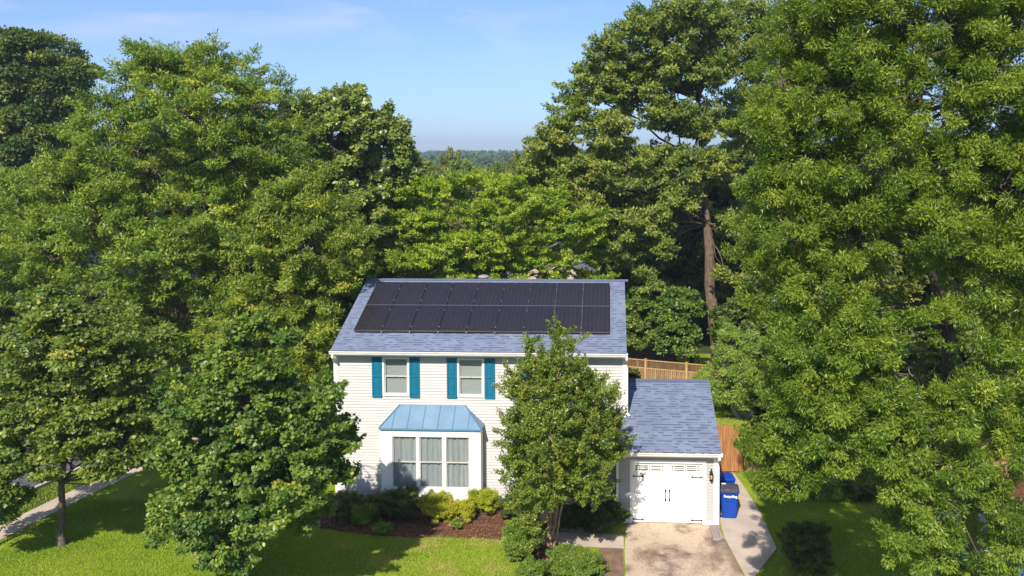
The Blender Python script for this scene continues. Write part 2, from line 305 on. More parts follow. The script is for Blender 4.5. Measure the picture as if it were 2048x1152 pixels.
def crown_arrays(blobs, k, nl, rc, leaf, width, flat=.8, droop=.2, upb=.25, shell=(.62, 1.04), clumpflat=.55, sprig=0, align=.55):
    """blobs: (x,y,z,r,weight) -> leaf mesh arrays and clump centres"""
    Bl = np.array([q[:4] for q in blobs]); Wt = np.array([q[4] for q in blobs])
    C_, D_, I_ = [], [], []
    for i, (x, y, z, r) in enumerate(Bl):
        n = max(4, int(k*KM*r*r*Wt[i]*4))
        d = rng.normal(0, 1, (n, 3)); d[:, 2] += upb; d = unit(d)
        u = rng.uniform(shell[0], shell[1], (n, 1)); p = Bl[i, :3]+d*u*r*np.array([1, 1, flat])
        D2 = np.linalg.norm((p[:, None]-Bl[None, :, :3])/np.array([1, 1, flat]), axis=2)/Bl[None, :, 3]; D2[:, i] = 9
        keep = D2.min(1) > .55
        C_.append(p[keep]); D_.append(d[keep]); I_.append(np.full(keep.sum(), i))
    C_, D_, I_ = np.concatenate(C_), np.concatenate(D_), np.concatenate(I_)
    nC = len(C_)
    sz = rng.uniform(.55, 1.45, nC)
    cnt = np.maximum(3, (nl*NM*sz**2).astype(int)); idx = np.repeat(np.arange(nC), cnt); n = len(idx)
    g = rng.normal(0, 1, (n, 3)); g = unit(g)*rng.uniform(.25, 1, (n, 1))**.6
    g[:, 2] *= clumpflat
    if sprig:   # stretch the clump outwards into a pointed spray
        al = (g*D_[idx]).sum(1, keepdims=True); g = (g-al*D_[idx])*.55+D_[idx]*al*sprig
        g[:, 2] += .35*np.abs(al[:, 0])*sprig
    P = C_[idx]+g*(rc*sz)[idx][:, None]
    A = unit(g+D_[idx]*.5)*align+rng.normal(0, .55, (n, 3)); A[:, 2] -= droop
    N = rng.normal(0, .62, (n, 3))+D_[idx]*.6+unit(g)*.3; N[:, 2] += .8
    ls = leaf*rng.uniform(.65, 1.3, n)
    V, Fq = leaves(P, A, N, ls, ls*width)
    ct = rng.normal(.45, .17, nC); tint = ct[idx]+rng.normal(0, .13, n)+.06*g[:, 2]
    hot = rng.random(n) < .02; tint[hot] = 1.0
    return V, Fq, tint, C_, I_, Bl
def tree(name, label, cat, base, trunk_top, blobs, lm, bark, r0, k=3.5, nl=40, rc=.5, leaf=.13, width=.5, group=None, twig=.5, trunks=None, limb=.32, clear=.3, **kw):
    base = np.array(base, float); root = empty(name, tuple(base), label, cat, group)
    V, Fq, tint, C_, I_, Bl = crown_arrays(blobs, k, nl, rc, leaf, width, **kw)
    arrmesh('crown', V-base, Fq, lm, root, tint)
    segs = []
    tops = trunks or [tuple(trunk_top)]
    stems = []
    for tt in tops:
        tt = np.array(tt, float); off = np.array([rng.normal(0, r0*.9), rng.normal(0, r0*.9), 0]) if len(tops) > 1 else np.zeros(3)
        s = chain(base+off-[0, 0, .15], tt, r0 if len(tops) == 1 else r0*.62, r0*.22, 9, .005); segs.append(s); stems.append(np.vstack([s[0], s[1][-1:]]))
        if len(tops) == 1: segs.append((np.array([base-[0, 0, .15]]), np.array([base+[0, 0, .5+r0]]), np.array([r0*1.45]), np.array([r0*1.0])))
    for i, bb in enumerate(Bl):
        st = min(stems, key=lambda q: np.linalg.norm(q-bb[:3], axis=1).min())
        hd = np.linalg.norm(st[:, :2]-bb[None, :2], axis=1); want = bb[2]-.55*hd.min()
        zlo = base[2]+clear*(st[-1, 2]-base[2]); want = zlo+rng.uniform(0, .75)*(st[-1, 2]-zlo) if want < zlo else want
        j = int(np.argmin(np.abs(st[:, 2]-want)))
        rr_ = max(.02, min(r0*.5, limb*.16*bb[3])); segs.append(chain(st[j], bb[:3], rr_, rr_*.35, 5, .04, -.04))
        sel = np.where(I_ == i)[0]; sel = sel[rng.random(len(sel)) < twig]
        if len(sel):
            a = np.repeat(bb[None, :3], len(sel), 0)+rng.normal(0, .12*bb[3], (len(sel), 3)); e = C_[sel]; mid_ = (a+e)/2+rng.normal(0, .08*bb[3], (len(sel), 3))
            tw = rr_*.35; segs.append((a, mid_, np.full(len(sel), tw), np.full(len(sel), tw*.6))); segs.append((mid_, e, np.full(len(sel), tw*.6), np.full(len(sel), tw*.22)))
    P0, P1, R0, R1 = (np.concatenate([s[q] for s in segs]) for q in range(4))
    V, Fq = tubes(P0-base, P1-base, R0, R1, 6); o = arrmesh('trunk', V, Fq, M[bark], root)
    return root
def pxblobs(lst, Y, cx=None, R=None, bulge=.7, back=True, jitter=.25, backy=0):
    """blobs given as (px, py, radius px[, weight]); depth follows a rounded crown about the plane Y; a rear half is added"""
    out = []; xs = [q[0] for q in lst]; cx = cx or (min(xs)+max(xs))/2; R = R or (max(xs)-min(xs))/2+40
    for q in lst:
        D = Y-CAM[1]; Rm = R*D/F; ax = max(0, 1-((q[0]-cx)/R)**2)**.5
        rm = q[2]*D/F; y = Y-bulge*Rm*ax+rng.normal(0, jitter*rm); sc = (y-CAM[1])/D
        p = at(q[0], q[1], y); wt = q[3] if len(q) > 3 else 1
        out.append((p[0], p[1], p[2], rm*sc, wt))
        if back and q[1] >= backy:
            p2 = at(q[0], q[1], Y); yb = Y+bulge*Rm*ax*.9+rng.normal(0, .2*rm)
            out.append((p2[0]+rng.normal(0, .3*rm), yb, p2[2]+rng.normal(0, .2*rm), rm*1.1, wt*.3))
    return out
def shrub(name, label, c, rx, ry, h, lm, n=900, leaf=.05, width=.5, group=None, cat='shrub', lumps=9, stemmat='bark_grey', spread=.55):
    """multi-lump shrub with leafy sprays and visible stems"""
    c = np.array(c, float); root = empty(name, tuple(c), label, cat, group); bl = []
    for i in range(lumps):
        a = rng.uniform(0, 2*np.pi); q = rng.uniform(0, spread)**.7; rr_ = min(rx, ry, h)*rng.uniform(.42, .62)
        bl.append((c[0]+math.cos(a)*q*rx, c[1]+math.sin(a)*q*ry, c[2]+max(rr_*.7, h*rng.uniform(.22, .72)*(1-.25*q)), rr_, 1))
    area = sum(b_[3]**2 for b_ in bl); k = 60/(max(.2, area)*4)*1.0*max(1, n/1500)
    V, Fq, tint, C_, I_, Bl = crown_arrays(bl, k*.8, max(10, n/60), .13+.1*min(rx, h), leaf, width, flat=.85, shell=(.5, 1.08), upb=.35, sprig=1.1)
    keep = V.reshape(-1, 4, 3)[:, :, 2].min(1) > c[2]+.01; Fk = Fq[keep]
    arrmesh('foliage', V-c, Fk, lm, root, tint[keep])
    m_ = min(len(C_), 40); e = C_[rng.choice(len(C_), m_, replace=False)]; a = np.tile(c, (m_, 1))+np.column_stack([rng.normal(0, .12*rx, m_), rng.normal(0, .12*ry, m_), np.full(m_, -.02)])
    V, Fq = tubes(a-c, e-c, np.full(m_, .014), np.full(m_, .004), 4); arrmesh('stem', V, Fq, M[stemmat], root)
    return root
# ------------------------------------------------------------------ ground, road, paving
def sheet(name, pts, z, m, kind='structure', sub=0):
    bm = Bm(); f = poly(bm, pts, z)
    if f.normal.z < 0: bmesh.ops.reverse_faces(bm, faces=[f])
    me = bpy.data.meshes.new(name); f.normal_update()
    if f.normal.z < 0: f.normal_flip()
    bm.to_mesh(me); bm.free(); me.materials.append(m); o = bpy.data.objects.new(name, me); return link(o, None, kind=kind)
def strip(c, wd):
    c = np.array(c, float); d = np.gradient(c, axis=0); nrm = np.column_stack([-d[:, 1], d[:, 0]])/np.linalg.norm(d, axis=1)[:, None]
    return c+nrm*wd/2, c-nrm*wd/2
def smoothline(c, n=60):
    c = np.array(c, float); s = np.r_[0, np.cumsum(np.linalg.norm(np.diff(c, axis=0), axis=1))]; q = np.linspace(0, s[-1], n)
    p = np.column_stack([np.interp(q, s, c[:, i]) for i in (0, 1)])
    for _ in range(12): p[1:-1] = (p[:-2]+2*p[1:-1]+p[2:])/4
    return p
bm = Bm(); RG = 6000
for a, b_ in (((-RG, -RG), (RG, RG)),): poly(bm, [(a[0], a[1]), (b_[0], a[1]), (b_[0], b_[1]), (a[0], b_[1])], 0)
build('ground', bm, M['woodfloor'], kind='structure')
sheet('lawn', [(-11.4, -14), (34, -14), (34, 24), (-8, 24)], .004, M['lawn'])
roadc = smoothline([(-17.5, -16), (-16.2, -6), (-15.6, 0), (-14.6, 5), (-13.4, 9), (-11.6, 15), (-9, 23), (-6, 34), (-2, 50)])
def stripobj(name, c, wd, z, m, thick=0):
    a, b_ = strip(c, wd); bm = Bm(); va = [bm.verts.new((*p, z)) for p in a]; vb = [bm.verts.new((*p, z)) for p in b_]
    for i in range(len(a)-1): bm.faces.new((va[i], vb[i], vb[i+1], va[i+1]))
    if thick:
        r_ = bmesh.ops.extrude_face_region(bm, geom=bm.faces[:]); bmesh.ops.translate(bm, vec=(0, 0, -thick), verts=[v for v in r_['geom'] if isinstance(v, bmesh.types.BMVert)])
    return build(name, bm, m, kind='structure')
stripobj('road', roadc, 7.2, .012, M['asphalt'])
stripobj('kerb', strip(roadc, 7.35)[1], .16, .13, M['kerb'], .15)
swalk = smoothline([(-11.9, -14), (-11.1, -7), (-10.35, -3.2), (-10.05, -1.2), (-9.9, 0), (-9.35, 2.3), (-8.7, 4.8), (-7.7, 8), (-6, 13), (-3.8, 20)])
stripobj('pavement', swalk, .95, .03, M['concrete'], .05)
sheet('driveway', [(10.2, -14), (13.5, -14), (13.72, -4.84), (13.45, -1.75), (13.45, -1.30), (10.35, -1.30), (10.25, -3.3)], .02, M['drive'])
bm = Bm(); poly(bm, [(13.76, -4.95), (14.0, -5.0), (15.03, -3.05), (14.99, -.05), (14.75, 2.48), (14.6, 3.4), (13.52, 3.4), (13.50, -2.4)], .035); build('concrete_pad', bm, M['concrete'], kind='structure')
bm = Bm(); poly(bm, [(7.6, -2.3), (8.3, -2.15), (9.4, -2.2), (10.23, -2.3), (10.23, -3.3), (8.4, -3.15), (7.6, -3.2)], .016); poly(bm, [(8.15, -2.1), (8.9, -2.18), (9.1, 0), (8.15, 0)], .021); build('front_walk', bm, M['concrete'], kind='structure')
# flagstones between walk and drive
bm = Bm(); rs = random.Random(3)
for iy in range(9):
    for ix in range(2):
        x = 9.42+ix*.39; y = -7.4+iy*.46
        j = lambda: rs.uniform(-.03, .03)
        box(bm, x+.01+j()*.3, x+.37+j()*.3, y+.01+j()*.3, y+.44+j()*.3, .0, .030+rs.uniform(0, .006))
build('flagstone_path', bm, M['stone'], kind='structure')
def blob_poly(pts, n=70, jit=.06):
    p = smoothline(list(pts)+[pts[0]], n)[:-1]; return [(x+rng.normal(0, jit), y+rng.normal(0, jit)) for x, y in p]
bed1 = blob_poly([(-1.4, -.2), (-1.3, -1.6), (0, -2.25), (1.6, -2.75), (3.8, -2.8), (5.4, -2.65), (6.6, -2.6), (7.3, -3.2), (6.9, -4.6), (7.1, -6.4), (9.3, -6.4), (9.35, -3.4), (7.6, -3.1), (7.7, -2.0), (10.25, -1.8), (10.35, -.02), (5, -.02)], 110)
sheet('mulch_bed', bed1, .012, M['mulch'])
sheet('border_bed', blob_poly([(15.2, 3.2), (15.6, 1.8), (17.0, 1.5), (18.4, .9), (20.5, .3), (24, -.5), (27, 0), (27, 5), (15.4, 5)], 60), .012, M['mulch'])
def inpoly(P, pl):
    x, y = P[:, 0], P[:, 1]; c = np.zeros(len(P), bool); pl = np.array(pl)
    for i in range(len(pl)):
        a, b_ = pl[i-1], pl[i]; t_ = ((a[1] > y) != (b_[1] > y)) & (x < (b_[0]-a[0])*(y-a[1])/(b_[1]-a[1]+1e-12)+a[0]); c ^= t_
    return c
# mulch chips
P = rng.uniform((-1.5, -6.5), (10.3, 0), (26000, 2)); P = P[inpoly(P, bed1)]; n = len(P)
A = np.column_stack([rng.normal(0, 1, (n, 2)), rng.normal(0, .25, n)]); N = np.column_stack([rng.normal(0, .5, (n, 2)), np.ones(n)])
V, Fq = leaves(np.column_stack([P, rng.uniform(.015, .05, n)]), A, N, rng.uniform(.04, .1, n), rng.uniform(.015, .035, n), .5)
arrmesh('mulch_chips', V, Fq, M['chips'], None, kind='stuff', label='reddish brown bark chips covering the bed below the bay window', cat='mulch')
# grass blades in the lawn that the photograph shows close up
def grass(P, name, lab):
    n = len(P); A = np.column_stack([rng.normal(0, .45, (n, 2)), np.full(n, 1.)]); N = np.column_stack([rng.normal(0, 1, (n, 2)), rng.normal(0, .2, n)])
    ln = rng.uniform(.03, .075, n); V, Fq = leaves(np.column_stack([P, np.full(n, .004)]), A, N, ln, ln*.35, .3)
    q = (np.sin(P[:, 0]*1.7+np.sin(P[:, 1]*2.1)*1.3)+np.cos(P[:, 1]*1.9-P[:, 0]*.7))*.13
    tn_ = np.clip(.5+q+rng.normal(0, .2, n), 0, .85)
    for cx_, cy_, pr in ((3.9, -3.3, .55), (2.7, -4.4, .6), (4.6, -4.7, .4), (5.5, -3.2, .3), (6.4, -4.8, .4), (1.4, -3.5, .3), (-3.8, -1.0, .7), (5.0, -5.4, .35), (14.9, 9.4, 1.3), (3.2, -5.6, .3), (6.2, -3.0, .35)):
        dd = np.hypot((P[:, 0]-cx_)*.7, P[:, 1]-cy_)/pr; tn_[rng.random(n) < .8*np.exp(-dd**2*1.4)] = 1.0
    arrmesh(name, V, Fq, M['blade'], None, tn_, kind='stuff', label=lab, cat='grass')
driveP = [(10.2, -14), (13.9, -14), (14.0, -5.0), (15.03, -3.05), (14.99, -.05), (14.6, 3.4), (10.1, 3.4)]
P = np.concatenate([rng.uniform((-9.5, -7.0), (7.6, -.3), (150000, 2)), rng.uniform((-12, -4), (-9, 6), (22000, 2)), rng.uniform((14, -6), (21, 1.5), (50000, 2)), rng.uniform((13.4, 4), (17.5, 13), (16000, 2))])
sw = strip(swalk, 1.0); swp = np.vstack([sw[0], sw[1][::-1]]); rdp = np.vstack([strip(roadc, 7.6)[0], strip(roadc, 7.6)[1][::-1]])
P = P[~inpoly(P, bed1) & ~inpoly(P, driveP) & ~inpoly(P, swp) & ~inpoly(P, rdp) & ~((P[:, 0] > 0) & (P[:, 0] < 10.3) & (P[:, 1] > 0))]
grass(P, 'grass', 'short green lawn grass around the house and path')
# ------------------------------------------------------------------ THE HOUSE
W = 10.31; RY, RZ, EZ, OV = 4.288, 7.465, 5.587, .413
SLP = (RZ-EZ)/(RY+OV); BACK = 2*RY
house = empty('house', (W/2, 0, 0), 'two storey cream sided house with slate blue shingle roof and teal shutters', 'house')
def hb(name, bm, m, parent=None, **k):
    o = build(name, bm, m, parent or house, **k)
    off = Vector((0, 0, 0)); pp = o.parent
    while pp: off += pp.location; pp = pp.parent
    o.location = -off; return o
def islands(name, bm, m, parent=None):
    bm.verts.ensure_lookup_table(); seen = set(); out = []
    for v in bm.verts:
        if v in seen: continue
        st, comp = [v], []; seen.add(v)
        while st:
            q = st.pop(); comp.append(q)
            for e in q.link_edges:
                o_ = e.other_vert(q)
                if o_ not in seen: seen.add(o_); st.append(o_)
        nb = Bm(); mp_ = {q: nb.verts.new(q.co) for q in comp}
        for f in {f for q in comp for f in q.link_faces}: nb.faces.new([mp_[q] for q in f.verts])
        out.append(hb(name, nb, m, parent))
    bm.free(); return out
def siding(bm, fn, u0, u1, z0, z1, holes=(), h=.1016, dep=.026):
    """lapped courses; fn(u, out, z) -> point"""
    k0 = math.floor(z0/h); k1 = math.ceil(z1/h)
    zs0 = sorted(set([z0, z1]+[v for q in holes for v in (q[2], q[3])]))
    for k_ in range(k0, k1):
        a, b_ = max(z0, k_*h), min(z1, (k_+1)*h)
        if b_-a < 1e-4: continue
        cuts = [a]+[z for z in zs0 if a+1e-5 < z < b_-1e-5]+[b_]
        for c0, c1 in zip(cuts, cuts[1:]):
            zm = (c0+c1)/2; iv = [(u0, u1)]
            for q in holes:
                if q[2] < zm < q[3]:
                    iv = [s for (p0, p1) in iv for s in ((p0, min(p1, q[0])), (max(p0, q[1]), p1)) if s[1]-s[0] > 1e-4]
            f0, f1 = (c0-k_*h)/h, (c1-k_*h)/h
            for p0, p1 in iv:
                v = [bm.verts.new(fn(p0, dep*(1-f0)+.002, c0)), bm.verts.new(fn(p1, dep*(1-f0)+.002, c0)), bm.verts.new(fn(p1, dep*(1-f1)+.002, c1)), bm.verts.new(fn(p0, dep*(1-f1)+.002, c1))]
                bm.faces.new(v)
                if f0 < 1e-6:
                    v2 = [bm.verts.new(fn(p0, -.002, c0)), bm.verts.new(fn(p1, -.002, c0))]; bm.faces.new((v2[0], v2[1], v[1], v[0]))
WIN = [(1.69, 2.65, 3.88, 5.27), (4.38, 5.34, 3.87, 5.26), (7.02, 7.98, 3.86, 5.25)]
DOOR = (7.75, 8.75, .12, 2.22)
holes = [(a, b_, c_, d_) for a, b_, c_, d_ in WIN]+[(1.85, 5.2, .5, 2.85), DOOR]
bm = Bm(); siding(bm, lambda u, o, z: (u, -o, z), .06, W-.06, .30, EZ-.16, holes); me_ = hb('wall', bm, M['siding'])
# other walls
for fn, ext, gx in ((lambda u, o, z: (-o, u, z), BACK, -.003), (lambda u, o, z: (W+o, u, z), BACK, W+.003), (lambda u, o, z: (u, BACK+o, z), W, None)):
    bm = Bm(); siding(bm, fn, .06, ext-.06, .30, EZ-.1)
    if gx is not None: poly(bm, [(gx, .0, EZ-.1), (gx, BACK, EZ-.1), (gx, RY, EZ-.1+RY*SLP+.12)])
    hb('wall', bm, M['siding'])
bm = Bm(); box(bm, .03, W-.03, .03, BACK-.03, 0, .32); box(bm, -.01, W-.0, -.015, .02, 0, .295); hb('foundation', bm, M['white'])
bm = Bm()
for (x, y) in ((0, 0), (W, 0), (0, BACK), (W, BACK)):
    sx, sy = (1 if x == 0 else -1), (1 if y == 0 else -1)
    box(bm, *sorted((x-sx*.034, x+sx*.075)), *sorted((y-sy*.034, y+sy*.075)), .296, EZ-.14)
islands('corner_trim', bm, M['white'])
# roof
def slope_slab(bm, x0, x1, y0, z0, y1, z1, th, uvl):
    nrm = Vector((0, -(z1-z0), (y1-y0))).normalized(); q = []
    for (x, y, z) in ((x0, y0, z0), (x1, y0, z0), (x1, y1, z1), (x0, y1, z1)): q.append(Vector((x, y, z)))
    if nrm.z < 0: nrm = -nrm
    lo = [bm.verts.new(v-nrm*th) for v in q]; hi = [bm.verts.new(v) for v in q]; L_ = math.hypot(y1-y0, z1-z0)
    f = bm.faces.new(hi); 
    for lp, uvv in zip(f.loops, ((x0, 0), (x1, 0), (x1, L_), (x0, L_))): lp[uvl].uv = uvv
    bm.faces.new(lo[::-1])
    for i in range(4): bm.faces.new((lo[i], lo[(i+1) % 4], hi[(i+1) % 4], hi[i]))
bm = Bm(); uvl = bm.loops.layers.uv.new('UVMap')
slope_slab(bm, -.07, W+.07, -OV, EZ, RY, RZ, .05, uvl); slope_slab(bm, -.07, W+.07, BACK+OV, EZ, RY, RZ, .05, uvl)
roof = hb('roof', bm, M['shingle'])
# ridge cap: short overlapping pieces
bm = Bm(); uvl = bm.loops.layers.uv.new('UVMap'); x = -.08
while x < W+.05:
    for s in (-1, 1):
        a = Vector((0, s, -SLP)).normalized(); nn = Vector((0, s*SLP, 1)).normalized()
        obox(bm, Vector((x+.12, RY, RZ+.005))+a*.075+nn*.009, (.135, 0, .004), a*.078, nn*.006)
    x += .235
hb('ridge_cap', bm, M['shingle'], roof)
bm = Bm(); px_ = at(968, 556, RY+.7); bmesh.ops.create_cone(bm, segments=16, radius1=.2, radius2=.2, depth=.1, matrix=Matrix.Translation((px_[0], RY+.6, RZ-.02)), cap_ends=True); bmesh.ops.create_uvsphere(bm, u_segments=16, v_segments=8, radius=.24, matrix=Matrix.Translation((px_[0], RY+.6, RZ+.02)) @ Matrix.Diagonal((1, 1, .35, 1))); hb('roof_vent', bm, M['splash'], roof, smooth=True)
# fascia, soffit, gable rake boards
bm = Bm(); box(bm, -.05, W+.05, -OV+.03, -OV+.05, EZ-.2, EZ-.03); box(bm, -.05, W+.05, BACK+OV-.05, BACK+OV-.03, EZ-.2, EZ-.03)
for x in (-.045, W+.025):
    for (ya, yb) in ((-OV+.04, RY), (BACK+OV-.04, RY)):
        bar(bm, (x+.01, ya, EZ-.15), (x+.01, yb, RZ-.15), .02, .17)
hb('fascia', bm, M['white'])
bm = Bm(); box(bm, -.04, W+.04, -OV+.05, -.001, EZ-.195, EZ-.18); box(bm, -.04, W+.04, BACK+.001, BACK+OV-.05, EZ-.195, EZ-.18); islands('soffit', bm, M['soffit'])
def gutter(x0, x1, y, z, name='gutter'):
    bm = Bm(); prism(bm, [(y, z), (y, z-.125), (y-.075, z-.125), (y-.09, z-.09), (y-.10, z-.045), (y-.125, z-.035), (y-.125, z), (y-.11, z), (y-.11, z-.02), (y-.015, z-.02), (y-.015, z)], x0, x1)
    g = hb(name, bm, M['gutter'])
    bm = Bm(); rs = random.Random(int(x0*7)+3)
    for i in range(int((x1-x0)*26)):
        x = x0+.05+(x1-x0-.1)*rs.random()**1.2; a = rs.random()*3
        obox(bm, (x, y-.03-rs.random()*.07, z-.012+rs.random()*.008), (.035*math.cos(a)*rs.random()+.01, .02*math.sin(a), .003), (-.008, .012, 0), (0, 0, .004))
    hb('debris', bm, M['debris'], g)['kind'] = 'stuff'; return g
gutter(-.09, W+.10, -OV+.028, EZ-.012)
def downspout(pts, w_=.075, name='downspout'):
    bm = Bm()
    for a, b_ in zip(pts, pts[1:]): bar(bm, a, b_, w_, w_*.8)
    for p in pts[1:-1]: box(bm, p[0]-w_*.52, p[0]+w_*.52, p[1]-w_*.42, p[1]+w_*.42, p[2]-w_*.5, p[2]+w_*.5)
    return hb(name, bm, M['gutter'])
downspout([(.02, -OV-.02, EZ-.14), (.02, -OV-.02, EZ-.22), (-.055, -.02, EZ-.47), (-.055, .03, EZ-.47), (-.055, .03, .3)])
# lower roof over garage and porch
GY, GR, GRY, GRZ, GEZ, GOV = -1.333, 13.433, 2.0, 4.048, 2.572, .346
GS = (GRZ-GEZ)/(GRY-GY+GOV); GBACK = 2*GRY-GY
zat = lambda y: GEZ+GS*(y-GY+GOV)
downspout([(W+.06, -OV-.02, EZ-.14), (W+.06, -OV-.02, EZ-.2), (W+.075, -.035, EZ-.40), (W+.075, -.035, zat(-.03)+.14), (W+.17, -.09, zat(-.1)+.08)])
bm = Bm(); uvl = bm.loops.layers.uv.new('UVMap')
slope_slab(bm, 6.6, W+.0, GY-GOV, GEZ, .012, zat(.012), .05, uvl)
slope_slab(bm, W+.0, GR+.05, GY-GOV, GEZ, GRY, GRZ, .05, uvl)
slope_slab(bm, W+.03, GR+.05, GBACK+GOV, GEZ, GRY, GRZ, .05, uvl)
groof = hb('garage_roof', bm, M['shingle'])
bm = Bm(); uvl = bm.loops.layers.uv.new('UVMap'); x = W+.1
while x < GR-.05:
    for s in (-1, 1):
        a = Vector((0, s, -GS)).normalized(); nn = Vector((0, s*GS, 1)).normalized()
        obox(bm, Vector((x+.1, GRY, GRZ+.006))+a*.085+nn*.011, (.135, 0, .004), a*.088, nn*.008)
    x += .235
hb('ridge_cap', bm, M['shingle'], groof)
bm = Bm(); box(bm, 6.62, GR+.04, GY-GOV+.03, GY-GOV+.05, GEZ-.19, GEZ-.03)
for x in (6.6, GR+.03):
    bar(bm, (x+.01, GY-GOV+.04, GEZ-.14), (x+.01, GRY if x > 9 else -.01, (GRZ if x > 9 else zat(0))-.14), .02, .16)
bar(bm, (GR+.04, GBACK+GOV-.04, GEZ-.14), (GR+.04, GRY, GRZ-.14), .02, .16)
hb('fascia', bm, M['white'])
bm = Bm(); box(bm, 6.64, GR+.03, GY-GOV+.05, GY-.001, GEZ-.185, GEZ-.17); box(bm, 6.64, 10.02, GY+.001, -.02, GEZ-.185, GEZ-.17); islands('soffit', bm, M['soffit'])
gutter(6.55, GR+.08, GY-GOV+.028, GEZ-.012)
# garage walls
GD = (10.55, 12.90, .03, 2.09)
bm = Bm(); siding(bm, lambda u, o, z: (u, GY-o, z), 10.08, GR-.17, .14, GEZ-.17, [(10.46, 13.0, 0, 2.18)]); hb('garage_wall', bm, M['siding_grey'])
bm = Bm(); siding(bm, lambda u, o, z: (10.02-o, u, z), GY+.08, -.02, .14, GEZ-.17); hb('garage_wall', bm, M['siding_grey'])
bm = Bm(); siding(bm, lambda u, o, z: (GR+o, u, z), GY+.08, GBACK-.06, .14, GEZ-.1)
poly(bm, [(GR+.003, GY, GEZ-.1), (GR+.003, GBACK, GEZ-.1), (GR+.003, GRY, GEZ-.1+GS*(GRY-GY)+.1)]); hb('garage_wall', bm, M['siding_grey'])
bm = Bm(); siding(bm, lambda u, o, z: (u, GBACK+o, z), W+.1, GR-.06, .14, GEZ-.1); hb('garage_wall', bm, M['siding_grey'])
bm = Bm(); box(bm, 10.46, 10.55, GY-.04, GY+.1, 0, 2.09); box(bm, 12.90, 13.01, GY-.04, GY+.1, 0, 2.09); box(bm, 10.46, 13.01, GY-.041, GY+.1, 2.092, 2.18)
box(bm, GR-.17, GR+.02, GY-.03, GY+.08, 0, GEZ-.17); box(bm, 10.0, 10.078, GY-.03, GY+.08, 0, GEZ-.17); box(bm, 13.012, GR-.172, GY-.028, GY+.05, 0, .139); box(bm, 10.08, 10.458, GY-.028, GY+.05, 0, .139); hb('garage_trim', bm, M['white'])
# carriage style door: sections, raised frames, two lites with grids
gd = bpy.data.objects.new('garage_door', None); gd.location = (11.725, GY, 0); link(gd, house); gd.location -= house.location
bm = Bm(); dy = GY+.05; holesL = [(10.655, 11.60, 1.79, 1.97), (11.86, 12.79, 1.79, 1.97)]
def plate(bm, x0, x1, z0, z1, y, th, hl):
    xs = sorted(set([x0, x1]+[v for q in hl for v in q[:2]])); zs = sorted(set([z0, z1]+[v for q in hl for v in q[2:]]))
    for xa, xb in zip(xs, xs[1:]):
        for za, zb in zip(zs, zs[1:]):
            if any(q[0]-1e-6 <= xa and xb <= q[1]+1e-6 and q[2]-1e-6 <= za and zb <= q[3]+1e-6 for q in hl): continue
            box(bm, xa, xb, y, y+th, za, zb)
plate(bm, 10.552, 12.898, .03, .53, dy, .04, []); plate(bm, 10.552, 12.898, .536, 1.04, dy, .04, []); plate(bm, 10.552, 12.898, 1.046, 1.66, dy, .04, []); plate(bm, 10.552, 12.898, 1.666, 2.088, dy, .04, holesL)
for (xa, xb) in ((10.62, 11.66), (11.79, 12.83)):       # proud rails framing each leaf
    box(bm, xa, xa+.09, dy-.009, dy-.001, .1, 1.62); box(bm, xb-.09, xb, dy-.009, dy-.001, .1, 1.62); box(bm, (xa+xb)/2-.045, (xa+xb)/2+.045, dy-.009, dy-.001, .1, 1.62)
    for z in (.1, 1.53): box(bm, xa+.09, xb-.09, dy-.008, dy-.001, z, z+.09)
hb('door_panel', bm, M['door_white'], gd)
bm = Bm()
for (xa, xb, za, zb) in holesL:
    L_ = xb-xa
    for fx in (.09, .5-.035, .5+.035, .91): box(bm, xa+L_*fx-.013, xa+L_*fx+.013, dy+.004, dy+.03, za, zb)
    for fz in (.34, .66): box(bm, xa, xb, dy+.006, dy+.028, za+(zb-za)*fz-.012, za+(zb-za)*fz+.012)
hb('window_grid', bm, M['door_white'], gd)
bm = Bm()
for (xa, xb, za, zb) in holesL: box(bm, xa, xb, dy+.034, dy+.039, za, zb)
hb('window_pane', bm, mat('brown_glass', (.07, .045, .035), rough=.15), gd)
for x in (11.66, 11.79):
    bm = Bm(); bar(bm, (x, dy-.035, .82), (x, dy-.035, 1.1), .022, .022)
    for z in (.80, 1.12): obox(bm, (x, dy-.018, z), (.028, 0, 0), (0, .016, 0), (0, 0, .028)); obox(bm, (x, dy-.02, z+(.03 if z > 1 else -.03)), (.012, 0, 0), (0, .01, 0), (0, 0, .02))
    hb('door_handle', bm, M['black'], gd)
for (x, s) in ((10.56, 1), (12.89, -1)):
    for z in (.12, 1.60):
        bm = Bm(); box(bm, *sorted((x, x+s*.31)), dy-.02, dy-.010, z-.014, z+.014); obox(bm, (x+s*.335, dy-.015, z), (.022, 0, .022), (0, .006, 0), (-.022, 0, .022)); box(bm, *sorted((x, x+s*.04)), dy-.024, dy-.010, z-.03, z+.03); hb('strap_hinge', bm, M['black'], gd)
downspout([(GR-.03, GY-GOV-.02, GEZ-.14), (GR-.03, GY-GOV-.02, GEZ-.2), (GR-.045, GY-.075, GEZ-.38), (GR-.045, GY-.075, .12), (GR-.045, GY-.15, .06)])
